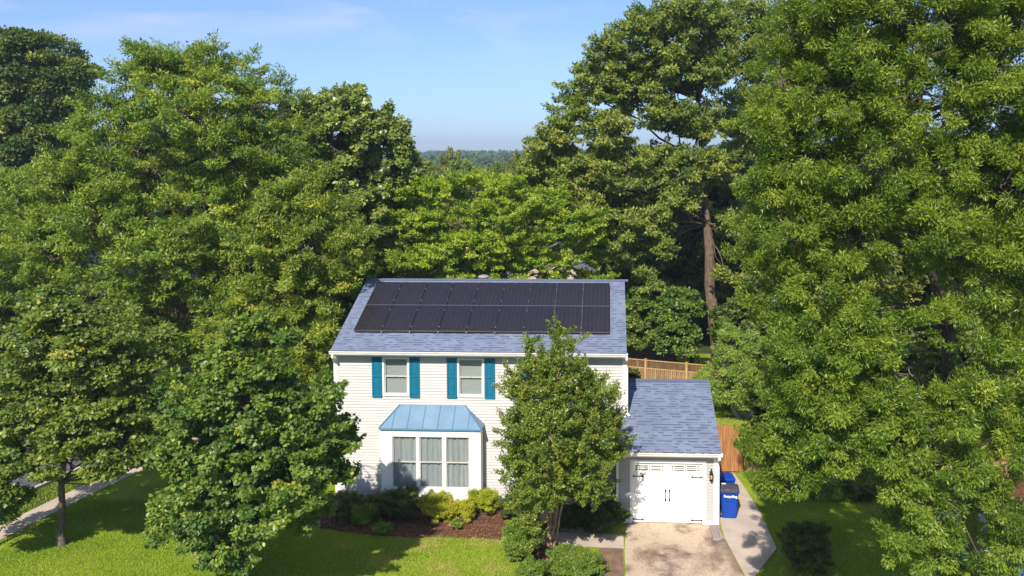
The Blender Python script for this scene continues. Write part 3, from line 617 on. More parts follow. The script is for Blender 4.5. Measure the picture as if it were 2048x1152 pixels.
# porch: posts, front door, step
bm = Bm()
for x in (6.72, 9.55): box(bm, x-.06, x+.06, GY-.03, GY+.09, .12, GEZ-.18)
islands('porch_post', bm, M['white'])
bm = Bm(); box(bm, 6.5, 10.0, GY-.12, -.02, 0, .12); hb('porch_slab', bm, M['concrete'])
fd = bpy.data.objects.new('front_door', None); link(fd, house); fd.location = Vector((8.25, 0, .12))-house.location
bm = Bm(); plate(bm, 7.84, 8.66, .13, 2.14, .02, .04, []); 
for (a, b_) in ((7.92, 8.21), (8.29, 8.58)):
    for (c_, d_) in ((.25, .9), (1.0, 1.55), (1.65, 2.0)): box(bm, a, b_, .008, .019, c_, d_)
hb('door_panel', bm, M['red_door'], fd)
bm = Bm(); box(bm, 7.75, 7.84, -.03, .08, .12, 2.14); box(bm, 8.66, 8.75, -.03, .08, .12, 2.14); box(bm, 7.75, 8.75, -.031, .08, 2.141, 2.22); hb('door_frame', bm, M['white'], fd)
bm = Bm(); bmesh.ops.create_uvsphere(bm, u_segments=10, v_segments=8, radius=.035, matrix=Matrix.Translation((7.9, -.03, 1.1))); box(bm, 7.88, 7.92, -.01, .018, 1.05, 1.15); hb('handle', bm, M['metal'], fd)
# double hung windows
def sash_window(x0, x1, z0, z1, y, parent, fr=.065, proud=.042, back='blind', frame=True, wname='window'):
    wo = bpy.data.objects.new(wname, None); link(wo, parent); off = Vector((0, 0, 0)); pp = parent
    while pp: off += pp.location; pp = pp.parent
    wo.location = Vector(((x0+x1)/2, y, z0))-off
    bm = Bm()
    if frame:
        box(bm, x0, x0+fr, y-proud, y+.1, z0, z1); box(bm, x1-fr, x1, y-proud, y+.1, z0, z1); box(bm, x0+fr, x1-fr, y-proud, y+.1, z1-fr*.8, z1); box(bm, x0+fr, x1-fr, y-proud-.02, y+.1, z0, z0+fr*.8)
        hb('window_frame', bm, M['white'], wo); a, b_, c_, d_ = x0+fr, x1-fr, z0+fr*.8, z1-fr*.8
    else: bm.free(); a, b_, c_, d_ = x0, x1, z0, z1
    m_ = (c_+d_)/2; s = .035
    for nm, zc, zd, yy in (('lower', c_, m_+.02, y+.03), ('upper', m_-.015, d_, y+.055)):
        bm = Bm(); box(bm, a, a+s, yy-.015, yy+.01, zc, zd); box(bm, b_-s, b_, yy-.015, yy+.01, zc, zd); box(bm, a+s, b_-s, yy-.015, yy+.01, zc, zc+(s*1.5 if nm == 'lower' else s)); box(bm, a+s, b_-s, yy-.015, yy+.01, zd-s, zd)
        if nm == 'lower': box(bm, (a+b_)/2-.03, (a+b_)/2+.03, yy-.03, yy-.016, zd-.012, zd+.012)
        sa = hb('sash', bm, M['sash'], wo)
        bm = Bm(); box(bm, a+s, b_-s, yy-.004, yy-.001, zc+s, zd-s); hb('pane', bm, M['glass'], sa)
    bm = Bm(); n = 64; yb = y+.12
    if back == 'curtain':
        n = 90; va, vb = [], []
        ph = random.random()*6
        for i in range(n+1):
            x = a+.01+(b_-a-.02)*i/n; u_ = i/n; yy = yb+.022*math.sin(u_*27+ph)+.014*math.sin(u_*15+ph*2)
            va.append(bm.verts.new((x, yy, c_-.05))); vb.append(bm.verts.new((x, yy, d_-.05-.015*math.sin(u_*25+ph)**2)))
        for i in range(n): bm.faces.new((va[i], va[i+1], vb[i+1], vb[i]))
        o_ = hb('curtain', bm, M['curtain'], wo, smooth=True)
    else:
        box(bm, a-.02, b_+.02, y+.105, y+.115, c_-.03, d_+.02); hb('blind', bm, M['blind'], wo)
    bm = Bm(); box(bm, a-.04, b_+.04, y+.20, y+.22, c_-.08, d_+.06); hb('room_shade', bm, M['dark'], wo)
    return wo
M['sash'] = mat('sash_vinyl', (.58, .55, .50), rough=.5)
for (a, b_, c_, d_) in WIN: sash_window(a, b_, c_, d_, 0, house)
SH = [(1.315, 1.67), (2.67, 3.03), (4.01, 4.37), (5.36, 5.725), (6.65, 7.01), (8.0, 8.36)]
for (a, b_) in SH:
    z0, z1 = 3.825, 5.275; s = .055; zm = (z0+z1)/2+.06; y = -.036; bm = Bm()
    box(bm, a, b_, y-.006, y, z0, z1)
    box(bm, a, a+s, y-.03, y-.007, z0, z1); box(bm, b_-s, b_, y-.03, y-.007, z0, z1)
    for (c_, d_) in ((z0, z0+.1), (zm-.05, zm+.05), (z1-.07, z1)): box(bm, a+s, b_-s, y-.029, y-.007, c_, d_)
    for (c_, d_) in ((z0+.14, zm-.085), (zm+.085, z1-.11)): box(bm, a+s+.03, b_-s-.03, y-.022, y-.007, c_, d_)
    hb('shutter', bm, M['teal'])
# bay window
BX0, BX1, BD, BT = 1.76, 5.285, .604, 2.90
bay = bpy.data.objects.new('bay_window', None); link(bay, house); bay.location = Vector(((BX0+BX1)/2, -BD/2, .25))-house.location
O = (2.155, 4.885, .78, 2.605)
bm = Bm(); plate(bm, BX0, BX1, .26, BT, -BD, .09, [O])
box(bm, BX0, BX0+.06, -BD+.091, -.002, .26, BT); box(bm, BX1-.06, BX1, -BD+.091, -.002, .26, BT)
box(bm, BX0+.061, BX1-.061, -BD+.091, -.002, .26, .32)
hb('bay_wall', bm, M['white'], bay)
bm = Bm(); box(bm, BX0-.03, BX1+.03, -BD-.03, -BD-.001, .655, .72); box(bm, O[0]-.03, O[1]+.03, -BD-.045, -BD-.001, .722, .775)
for x in (BX0, BX1-.30): box(bm, x-.001, x+.301, -BD-.014, -BD-.001, .725, BT-.05)
box(bm, BX0+.301, BX1-.301, -BD-.014, -BD-.001, 2.65, BT-.05)
z = .28
while z < .6: box(bm, BX0+.0, BX1, -BD-.010, -BD-.001, z, z+.105); z += .12
hb('bay_trim', bm, M['white'], bay)
mull = [(O[0], 3.02), (3.125, 3.945), (4.06, O[1])]
bm = Bm()
for a, b_ in ((3.02, 3.125), (3.945, 4.06)): box(bm, a, b_, -BD-.02, -BD+.12, O[2], O[3])
hb('mullion', bm, M['white'], bay)
for (a, b_) in mull: sash_window(a, b_, O[2], O[3], -BD+.01, bay, back='curtain', frame=False, wname='bay_sash_window')
# hip roof of standing seam metal
ex = .045; E0 = Vector((BX0-ex, -BD-.09, BT+.02)); E1 = Vector((BX1+ex, -BD-.09, BT+.02)); T0 = Vector((2.30, -.012, 3.555)); T1 = Vector((4.66, -.012, 3.555)); B0 = Vector((BX0-ex, -.012, BT+.02)); B1 = Vector((BX1+ex, -.012, BT+.02))
bm = Bm()
q = [bm.verts.new(v) for v in (E0, E1, T1, T0, B0, B1)]; bm.faces.new((q[0], q[1], q[2], q[3])); bm.faces.new((q[4], q[0], q[3])); bm.faces.new((q[1], q[5], q[2])); bm.faces.new((q[3], q[2], q[5], q[4])); bm.faces.new((q[0], q[4], q[5], q[1]))
br = hb('bay_roof', bm, M['bayroof'], bay)
bm = Bm(); up_ = Vector((0, -.5, .8)).normalized()*.02
def seam(a, b_, w_=.016): 
    bar(bm, a+up_*.6, b_+up_*.6, w_, .03)
fy = lambda x: E0.lerp(E1, (x-E0.x)/(E1.x-E0.x))
for i in range(6):
    x = E0.x+.455+i*.535; top_x = x
    if i == 0: tt = (x-E0.x)/(T0.x-E0.x) if x < T0.x else 1
    e = fy(x); d = (T0-E0); 
    # seams run straight up the slope until they meet the hip or the top
    fx = min(1, (x-E0.x)/(T0.x-E0.x), (E1.x-x)/(E1.x-T1.x)); tp = Vector((x, E0.y+(T0.y-E0.y)*fx, E0.z+(T0.z-E0.z)*fx)); seam(e, tp)
seam(E0, T0, .035); seam(E1, T1, .035)
islands('roof_seam', bm, mat('seam_metal', (.085, .21, .36), rough=.45), br)
bm = Bm(); box(bm, E0.x-.005, E1.x+.005, E0.y-.006, E0.y+.02, BT-.035, BT+.018); box(bm, E1.x-.01, E1.x+.006, E0.y+.021, -.013, BT-.035, BT+.018); box(bm, E0.x-.006, E0.x+.01, E0.y+.021, -.013, BT-.035, BT+.018); bar(bm, T0+Vector((-.03, -.004, .012)), T1+Vector((.03, -.004, .012)), .02, .03); hb('drip_edge', bm, M['seam'] if 'seam' in M else mat('edge_metal', (.10, .24, .40), rough=.45), br)
# ------------------------------------------------------------------ solar panels
PW, PL, PR = 1.035, 1.736, 9.789; RL = math.hypot(1, SLP)
uS = Vector((0, 1, SLP)).normalized(); nS = Vector((0, -SLP, 1)).normalized(); org = Vector((0, -OV, EZ))
ords = ['first', 'second', 'third', 'fourth', 'fifth', 'sixth', 'seventh', 'eighth', 'ninth']
proto = None
for row in range(2):
    for c_ in range(9):
        x = PR-(9-c_)*PW; s = 1.116+row*PL; g = .011
        loc = org+Vector((x+PW/2, 0, 0))+uS*(s+PL/2)+nS*.13
        lab = 'black solar panel, %s from the left in the %s row on the main roof' % (ords[c_], 'upper' if row else 'lower')
        hx, hy = PW/2-g, PL/2-g*(.9)
        root = empty('solar_panel', tuple(loc), lab, 'solar panel', 'solar panels on the main roof')
        root.rotation_euler = (math.atan(SLP), 0, 0)
        if proto is None:
            bm = Bm(); f_ = .012
            box(bm, -hx, -hx+f_, -hy, hy, -.035, .002); box(bm, hx-f_, hx, -hy, hy, -.035, .002); box(bm, -hx+f_, hx-f_, -hy, -hy+f_, -.035, .002); box(bm, -hx+f_, hx-f_, hy-f_, hy, -.035, .002)
            a = build('frame', bm, M['panel_frame'], root)
            bm = Bm(); uvl = bm.loops.layers.uv.new('UVMap'); box(bm, -hx+f_, hx-f_, -hy+f_, hy-f_, -.006, -.001)
            for f in bm.faces:
                for lp in f.loops: lp[uvl].uv = (lp.vert.co.x+.5*PW, lp.vert.co.y+.5*PL)
            b_ = build('cell_sheet', bm, M['cells'], root)
            proto = (a, b_)
        else:
            for o in proto:
                q = o.copy(); COL.objects.link(q); q.parent = root
        if c_ < 8:
            for fz in ((-.62, .40) if row else (-.72, .6)):
                bm = Bm(); obox(bm, (hx+g, fz*hy, .006), (.016, 0, 0), (0, .03, 0), (0, 0, .006)); build('clamp', bm, M['metal'], root)
bm = Bm()
for c_ in range(1, 9):
    x = PR-(9-c_)*PW
    obox(bm, org+Vector((x, 0, 0))+uS*(1.116+PL)+nS*.06, (.02, 0, 0), uS*(PL+.055), nS*.02)
mr_ = build('mounting_rails', bm, M['metal'], None, label='silver rails carrying the solar panels above the shingles', cat='mounting rails')
bm = Bm(); obox(bm, org+Vector((PR-4.5*PW, 0, 0))+uS*(1.108)+nS*.108, (4.5*PW-.01, 0, 0), uS*.006, nS*.026); build('front_skirt', bm, M['panel_skirt'], mr_)
bm = Bm(); obox(bm, org+Vector((PR-4.5*PW, 0, 0))+uS*(1.116+PL)+nS*.125, (4.5*PW-.01, 0, 0), uS*.009, nS*.012); build('row_strip', bm, M['metal'], mr_)
# ------------------------------------------------------------------ small things by the garage
wl = empty('wall_lantern', (13.17, GY-.02, 1.5), 'black carriage lantern with amber glass on the garage wall right of the door', 'lantern')
bm = Bm(); box(bm, -.045, .045, -.02, 0, .0, .34); tube(bm, [(0, -.02, .05), (0, -.09, -.0), (0, -.14, .03), (0, -.14, .1)], [.012]*4, 6); tube(bm, [(0, -.02, .27), (0, -.08, .36), (0, -.14, .34)], [.01]*3, 6); build('bracket', bm, M['black'], wl)
bm = Bm(); tube(bm, [(0, -.14, .27), (0, -.14, .30), (0, -.14, .38), (0, -.14, .41), (0, -.14, .44), (0, -.14, .48)], [.075, .07, .03, .022, .03, .004], 6)
tube(bm, [(0, -.14, .09), (0, -.14, .115)], [.055, .06], 6)
for k_ in range(6): an = k_*math.pi/3; bar(bm, (.055*math.cos(an), -.14+.055*math.sin(an), .11), (.07*math.cos(an), -.14+.07*math.sin(an), .275), .01, .01)
build('cage', bm, M['black'], wl)
bm = Bm(); tube(bm, [(0, -.14, .12), (0, -.14, .265)], [.047, .06], 6); build('glass', bm, M['lamp_glass'], wl)
sb = Bm(); prism(sb, [(0, 0), (0, .07), (.02, .07)], 0, .001); sb.free()
bm = Bm(); x0, x1, y0, y1 = 13.10, 13.37, -2.55, -1.60
box(bm, x0, x1, y0, y1, .02, .045); box(bm, x0, x0+.045, y0, y1, .0455, .11); box(bm, x1-.045, x1, y0, y1, .0455, .11); box(bm, x0+.046, x1-.046, y1-.05, y1, .0455, .11); box(bm, x0+.046, x1-.046, y0, y0+.05, .0455, .085)
build('splash_block', bm, M['splash'], None, label='grey concrete splash block lying below the garage downspout', cat='splash block')
def wheelie_bin(loc, rz, lab, lidm, text):
    r_ = empty('recycling_bin', loc, lab, 'bin', 'blue wheeled bins beside the garage', rz)
    bm = Bm()
    w0, w1, d0, d1, h = .24, .305, .27, .33, .93
    lv = [(0.0, w0, d0), (.12, w0+.012, d0+.008), (.6, w1-.02, d1-.02), (h-.07, w1-.006, d1-.006), (h-.07, w1+.018, d1+.018), (h, w1+.018, d1+.018)]
    rings = []
    for z, a, b2 in lv:
        c = .05; pts = [(-a+c, -b2), (a-c, -b2), (a, -b2+c), (a, b2-c), (a-c, b2), (-a+c, b2), (-a, b2-c), (-a, -b2+c)]
        rings.append([bm.verts.new((x, y, z)) for x, y in pts])
    for A_, B_ in zip(rings, rings[1:]):
        for i in range(8): bm.faces.new((A_[i], A_[(i+1) % 8], B_[(i+1) % 8], B_[i]))
    bm.faces.new(rings[0][::-1]); bm.faces.new(rings[-1])
    build('bin_body', bm, M['blue_bin'], r_)
    bm = Bm(); rings = []
    for z, a, b2 in [(h+.002, w1+.03, d1+.03), (h+.035, w1+.032, d1+.032), (h+.08, w1-.03, d1-.04), (h+.095, w1-.12, d1-.14)]:
        c = .06; pts = [(-a+c, -b2), (a-c, -b2), (a, -b2+c), (a, b2-c), (a-c, b2), (-a+c, b2), (-a, b2-c), (-a, -b2+c)]
        rings.append([bm.verts.new((x, y, z)) for x, y in pts])
    for A_, B_ in zip(rings, rings[1:]):
        for i in range(8): bm.faces.new((A_[i], A_[(i+1) % 8], B_[(i+1) % 8], B_[i]))
    bm.faces.new(rings[0][::-1]); bm.faces.new(rings[-1]); box(bm, -.2, .2, -d1-.075, -d1-.033, h+.008, h+.034)
    ld = build('lid', bm, lidm, r_)
    bm = Bm(); tube(bm, [(-.22, d1+.02, h-.02), (-.22, d1+.07, h-.01), (.22, d1+.07, h-.01), (.22, d1+.02, h-.02)], [.014]*4, 8); build('handle', bm, M['blue_bin'], r_)
    for sy in (-1, 1):
        bm = Bm(); bmesh.ops.create_cone(bm, segments=20, radius1=.12, radius2=.12, depth=.05, cap_ends=True, matrix=Matrix.Translation((-w0-.0, sy*.0-.19 if sy < 0 else .19, .12)) @ Matrix.Rotation(math.pi/2, 4, 'X'))
        wh = build('wheel', bm, M['rubber'], r_)
        bm = Bm(); bmesh.ops.create_cone(bm, segments=14, radius1=.05, radius2=.045, depth=.062, cap_ends=True, matrix=Matrix.Translation((-w0, -.19 if sy < 0 else .19, .12)) @ Matrix.Rotation(math.pi/2, 4, 'X'))
        build('hub', bm, M['hubgrey'], wh)
    if text:
        cu = bpy.data.curves.new('txt', 'FONT'); cu.body = text; cu.size = .12; cu.align_x = 'CENTER'; cu.extrude = .002; cu.offset = .003; to = bpy.data.objects.new('txt', cu); COL.objects.link(to)
        dg = bpy.context.evaluated_depsgraph_get(); me = bpy.data.meshes.new_from_object(to.evaluated_get(dg)); bpy.data.objects.remove(to)
        me.materials.clear(); me.materials.append(M['white']); o = bpy.data.objects.new('lettering', me); link(o, r_); o.rotation_euler = (math.radians(86), 0, 0); o.location = (0.03, -d1-.002, .74)
    return r_
wheelie_bin((13.87, -.60, .035), math.radians(-3), 'blue wheeled bin with white lettering and dusty lid, nearer the driveway', M['bin_lid'], 'Recycling')
wheelie_bin((13.86, .42, .035), math.radians(4), 'blue wheeled bin with bright blue lid, behind the lettered bin by the gate', M['blue_bin'], None)
# paper on the front bin lid
bm = Bm(); obox(bm, (13.72, -.42, 1.062), (.07, .01, 0), (-.01, .05, .0), (0, 0, .003)); build('paper_sheet', bm, M['white'], None, label='small white paper lying on the lid of the lettered bin', cat='paper')
# ------------------------------------------------------------------ gate and fences
gt = empty('wooden_gate', (14.5, 3.5, 0), 'arched red brown wooden gate between the garage and the tree', 'gate')
bm = Bm(); n = 9; x0 = -.98; x1 = .5
for i in range(n):
    a = x0+(x1-x0)*i/n; b_ = x0+(x1-x0)*(i+1)/n-.006; um = ((a+b_)/2+.35)/.9; h = 1.86-.22*um*um+random.uniform(-.005, .005)
    v = box(bm, a, b_, -.01, .012, .05, h)
build('boards', bm, M['cedar'], gt)
bm = Bm()
for z in (.35, 1.45): box(bm, x0, x1, .014, .05, z-.045, z+.045)
bar(bm, (x0+.05, .035, .4), (x1-.05, .035, 1.4), .03, .08); build('brace', bm, M['cedar'], gt)
sf = empty('side_fence', (15.1, 3.55, 0), 'low board fence running right from the arched gate under the oak', 'fence')
bm = Bm()
for i in range(70):
    box(bm, i*.145, i*.145+.135, -.01, .01, .03, 1.5+random.uniform(-.01, .01))
build('boards', bm, M['cedar_pale'], sf)
bm = Bm()
for z in (.4, 1.25): box(bm, 0, 10.1, .012, .05, z-.04, z+.04)
for i in range(5): box(bm, i*2.45, i*2.45+.09, .052, .14, 0, 1.6)
build('fence_frame', bm, M['cedar_pale'], sf)
fa = at(1255, 718, 14.3); fb = at(1405, 735, 12.6)
FA = Vector((fa[0]-.3, 14.45, 0)); FB = Vector((fb[0]+3.2, 12.1, 0)); fd_ = (FB-FA); fl = fd_.length; ang = math.atan2(fd_.y, fd_.x)
bf = empty('lattice_fence', tuple(FA), 'wooden board fence with lattice top behind the garage roof', 'fence', rz=ang)
H0, H1 = 1.50, 1.90
bm = Bm(); x = 0
i = 0
while x < fl: box(bm, x, x+.09, -.012-(.02 if i % 2 else 0), .008-(.02 if i % 2 else 0), .04, H0-.02); x += .105; i += 1
build('boards', bm, M['cedar_pale'], bf)
bm = Bm(); box(bm, 0, fl, -.045, .02, H0-.018, H0+.03); box(bm, 0, fl, -.05, .03, H1, H1+.04)
for z in (.35, 1.2): box(bm, 0, fl, .022, .06, z-.045, z+.045)
build('rail', bm, M['cedar_post'], bf)
bm = Bm(); h = H1-H0-.03; x = -h
while x < fl:
    a, b_ = max(0, x), min(fl, x+h)
    if b_-a > .05:
        bar(bm, (a, -.016, H0+.03+(a-x)), (b_, -.016, H0+.03+(b_-x)), .008, .022); bar(bm, (a, -.005, H1-(a-x)), (b_, -.005, H1-(b_-x)), .008, .022)
    x += .13
build('lattice', bm, M['cedar_pale'], bf)
for x in (.15-.3+1.45, 1.45+2.0, 1.45+4.1, 1.45+6.2):
    if x < fl: bm = Bm(); box(bm, x-.055, x+.055, -.075, .035, 0, H1+.07); box(bm, x-.065, x+.065, -.085, .045, H1+.071, H1+.10); build('post', bm, M['cedar_post'], bf)
# ------------------------------------------------------------------ neighbours and the back garden
def gable_house(name, lab, x0, x1, y0, y1, ez, rz, wallm, roofm, axis='x', wins=3, chimney=False, vent=False, overh=.4):
    h = empty(name, ((x0+x1)/2, (y0+y1)/2, 0), lab, 'house'); cx_, cy_ = (x0+x1)/2, (y0+y1)/2; a, b_ = (x1-x0)/2, (y1-y0)/2
    bm = Bm(); box(bm, -a, a, -b_, b_, 0, ez)
    if axis == 'x': 
        for s in (-1, 1): poly(bm, [(s*a, -b_, ez), (s*a, b_, ez), (s*a, 0, rz-.1)])
    else:
        for s in (-1, 1): poly(bm, [(-a, s*b_, ez), (a, s*b_, ez), (0, s*b_, rz-.1)])
    build('wall', bm, wallm, h)
    bm = Bm(); sp = (rz-ez)/(b_ if axis == 'x' else a)
    if axis == 'x':
        for s in (-1, 1):
            d = Vector((0, -s*b_, rz-ez)); e = Vector((0, s*(b_+overh), ez-sp*overh)); t_ = Vector((0, 0, rz)); nn = Vector((0, s*sp, 1)).normalized()
            obox(bm, (e+t_)/2+nn*.06, (a+overh, 0, 0), (t_-e)/2, nn*.05)
    else:
        for s in (-1, 1):
            e = Vector((s*(a+overh), 0, ez-sp*overh)); t_ = Vector((0, 0, rz)); nn = Vector((s*sp, 0, 1)).normalized()
            obox(bm, (e+t_)/2+nn*.06, (0, b_+overh, 0), (t_-e)/2, nn*.05)
    rf = build('roof', bm, roofm, h)
    if vent: bm = Bm(); tube(bm, [(-a*.3, -.4, rz-.2), (-a*.3, -.4, rz+.5)], [.12, .12], 10); tube(bm, [(-a*.3, -.4, rz+.5), (-a*.3, -.4, rz+.62)], [.3, .2], 10); build('chimney_cap', bm, M['white'], rf)
    nfl = 2 if ez > 4.2 else 1
    for fl_ in range(nfl):
        for i in range(wins):
            x = -a+(i+.5)*2*a/wins; z = 1.0+fl_*2.7; bm = Bm(); box(bm, x-.5, x+.5, -b_-.05, -b_+.01, z, z+1.3); wf = build('window', bm, M['white'], h)
            bm = Bm(); box(bm, x-.42, x+.42, -b_-.07, -b_-.052, z+.08, z+.62); box(bm, x-.42, x+.42, -b_-.07, -b_-.052, z+.68, z+1.22); build('pane', bm, M['car_glass'], wf)
    return h
pl = at(60, 600, 30); gable_house('neighbour_house', 'pale blue sided house with dark roof behind the trees at the left edge', pl[0]-16, pl[0]+1.2, 26, 36, 5.6, 8.2, M['pale_wall'], M['nb_roof'], wins=5)
p1 = at(1165, 500, 36); gable_house('neighbour_house', 'low beige house with grey gabled roof seen above the solar roof', p1[0]-7, p1[0]+2.6, 33, 42, 2.8, 5.2, M['beige_wall'], M['nb_roof'], axis='y', wins=4)
p1 = at(1245, 500, 50); gable_house('neighbour_house', 'house with orange tan roof and white roof vent behind the dark trees', p1[0]-1.6, p1[0]+9, 49, 57, 3.6, 5.2, M['brick'], M['nb_roof_tan'], wins=4, vent=True)
pl = at(200, 585, 44); gable_house('neighbour_house', 'white house glimpsed through gaps of the large left oak', pl[0]-4, pl[0]+6, 43, 51, 5.2, 7.4, M['white'], M['nb_roof'], wins=4)
# raised deck behind the fence
p = at(1290, 700, 20); dk = empty('garden_deck', (p[0], 20.5, 0), 'dark low wooden deck with bench rail beyond the lattice fence', 'deck')
bm = Bm()
for i in range(16): box(bm, -1.9+i*.235, -1.9+i*.235+.22, -1.4, 1.4, .5, .54)
box(bm, -1.9, 1.85, -1.42, -1.38, .2, .5); 
for x in (-1.8, 0, 1.7):
    for y in (-1.3, 1.3): box(bm, x-.06, x+.06, y-.06, y+.06, 0, .499)
build('platform', bm, M['deck'], dk)
bm = Bm(); box(bm, -1.9, 1.85, -1.5, -1.1, .95, 1.0)
for x in (-1.8, -.6, .6, 1.7): box(bm, x-.05, x+.05, -1.4, -1.3, .541, .949)
build('bench_rail', bm, M['deck'], dk)
p = at(1300, 640, 27); pg = empty('porch_rail', (p[0], 27, 0), 'white railed raised porch with posts half hidden by leaves', 'porch')
bm = Bm(); box(bm, -1.6, 1.6, -1, 1, 1.4, 1.55); build('porch_floor', bm, M['tan_wood'], pg)
bm = Bm()
for x in (-1.5, 0, 1.5): box(bm, x-.08, x+.08, -1.0, -.84, 0, 1.399); box(bm, x-.07, x+.07, -1.0, -.86, 1.551, 3.6)
build('posts', bm, M['white'], pg)
bm = Bm(); box(bm, -1.6, 1.6, -.97, -.9, 2.42, 2.5); box(bm, -1.6, 1.6, -.97, -.9, 1.62, 1.68)
for i in range(17): box(bm, -1.43+i*.178, -1.40+i*.178, -.95, -.92, 1.681, 2.419)
build('railing', bm, M['white'], pg)
bm = Bm(); box(bm, -1.8, 1.8, -1.2, 1.2, 3.61, 3.72); build('roof', bm, M['nb_roof'], pg)
# yellow swing frame by the big oak
p = at(1402, 725, 17.5); sg = empty('play_frame', (p[0], 17.5, 0), 'small yellow A shaped play frame beside the big oak trunk', 'play frame')
bm = Bm(); tube(bm, [(-.2, 0, 0), (0, 0, 1.1)], [.03, .03], 6); tube(bm, [(.2, 0, 0), (0, 0, 1.1)], [.03, .03], 6); tube(bm, [(0, 0, 1.1), (0, 1.4, 1.1)], [.03, .03], 6); tube(bm, [(-.2, 1.4, 0), (0, 1.4, 1.1)], [.03, .03], 6); tube(bm, [(.2, 1.4, 0), (0, 1.4, 1.1)], [.03, .03], 6)
build('frame', bm, mat('yellow_paint', (.65, .5, .05)), sg)
bm = Bm(); tube(bm, [(0, .7, 1.08), (0, .7, .45)], [.01, .01], 5); box(bm, -.12, .12, .6, .8, .42, .45); build('swing', bm, M['black'], sg)
# covered heap in the back garden
bm = Bm(); bmesh.ops.create_icosphere(bm, subdivisions=4, radius=1)
for v in bm.verts:
    c = v.co; f = .9+.16*math.sin(c.x*7+c.z*5)+.1*math.sin(c.y*9+c.x*3); sg_ = lambda q: math.copysign(abs(q)**.6, q)
    v.co = Vector((sg_(c.x)*.62*f, sg_(c.y)*.7*f, max(0, sg_(c.z)*.95*f)))
p = gr(1487, 836); o = build('covered_heap', bm, M['tarp'], None, smooth=True, label='heap under a pale blue grey tarp at the edge of the back lawn', cat='tarp heap'); o.location = (p[0]+.1, p[1]+.4, 0)
# plant pot in the shade
p = gr(1640, 985); pt = empty('plant_pot', (p[0], p[1], .012), 'terracotta pot standing in the shaded border behind the fern', 'plant pot')
bm = Bm(); tube(bm, [(0, 0, 0), (0, 0, .32), (0, 0, .321), (0, 0, .4)], [.16, .23, .26, .26], 16); build('pot', bm, M['terracotta'], pt)
bm = Bm(); tube(bm, [(0, 0, .401), (0, 0, .41)], [.22, .22], 16); build('soil', bm, M['soil'], pt)
# blue car in the shade at the right
def car(loc, rz, lab):
    r_ = empty('parked_car', loc, lab, 'car', rz=rz); bm = Bm()
    prof = [(-2.15, .35), (-2.2, .6), (-2.1, .86), (-1.2, .95), (-.55, 1.38), (.75, 1.42), (1.55, 1.0), (2.1, .92), (2.2, .6), (2.15, .32)]
    secs = []
    for yy, sc in ((-.86, .0), (-.80, .06), (-.6, .0), (0, -.03), (.6, 0), (.80, .06), (.86, 0)):
        ring = []
        for x, z in prof:
            up2 = max(0, z-.95); y_ = yy*(1-.42*up2); zz = z-(.05 if abs(yy) > .82 else 0)*(1 if z > .5 else 0); ring.append(bm.verts.new((x, y_, zz-(.03 if abs(yy) > .7 and z > 1 else 0))))
        secs.append(ring)
    for A_, B_ in zip(secs, secs[1:]):
        for i in range(len(prof)): bm.faces.new((A_[i], A_[(i+1) % len(prof)], B_[(i+1) % len(prof)], B_[i]))
    bm.faces.new(secs[0]); bm.faces.new(secs[-1][::-1]); build('body', bm, M['car_blue'], r_, smooth=False)
    for (xa, za, xb, zb, nm) in ((-1.15, .99, -.6, 1.36, 'rear_window'), (.82, 1.395, 1.5, 1.04, 'windscreen')):
        bm = Bm(); nn = Vector((-(zb-za), 0, (xb-xa))).normalized()*.012
        q = [Vector((xa, -.7, za)), Vector((xa, .7, za)), Vector((xb, .6 if zb > 1.2 else .7, zb)), Vector((xb, -.6 if zb > 1.2 else -.7, zb))]
        bm.faces.new([bm.verts.new(v+nn) for v in q]); r2 = bmesh.ops.extrude_face_region(bm, geom=bm.faces[:]); bmesh.ops.translate(bm, vec=nn, verts=[v for v in r2['geom'] if isinstance(v, bmesh.types.BMVert)]); build(nm, bm, M['car_glass'], r_)
    for s in (-1, 1):
        bm = Bm(); q = [(-1.0, .99), (-.5, 1.30), (.7, 1.33), (1.3, 1.0)]
        va = [bm.verts.new((x, s*(.86*(1-.42*max(0, z-.95))+.012), z-.03)) for x, z in q]; vb = [bm.verts.new((x, s*(.86*(1-.42*max(0, z-.95))-.03), z-.03)) for x, z in q]
        bm.faces.new(va); bm.faces.new(vb[::-1])
        for i in range(4): bm.faces.new((va[i], va[(i+1) % 4], vb[(i+1) % 4], vb[i]))
        build('side_window', bm, M['car_glass'], r_)
        for x in (-1.35, 1.35):
            bm = Bm(); bmesh.ops.create_cone(bm, segments=24, radius1=.32, radius2=.32, depth=.2, cap_ends=True, matrix=Matrix.Translation((x, s*.79, .32)) @ Matrix.Rotation(math.pi/2, 4, 'X')); wh = build('wheel', bm, M['rubber'], r_)
            bm = Bm(); bmesh.ops.create_cone(bm, segments=16, radius1=.2, radius2=.2, depth=.22, cap_ends=True, matrix=Matrix.Translation((x, s*.79, .32)) @ Matrix.Rotation(math.pi/2, 4, 'X')); build('rim', bm, M['metal'], wh)
        for x in (-2.19, 2.19): bm = Bm(); box(bm, x-.03, x+.03, s*.62-.14, s*.62+.14, .62, .76); build('headlight' if x > 0 else 'tail_light', bm, M['white'] if x > 0 else M['terracotta'], r_)
p = gr(1950, 1075, .8); car((p[0], p[1], 0), math.radians(118), 'dark blue car parked in deep shade below the right oak branches')
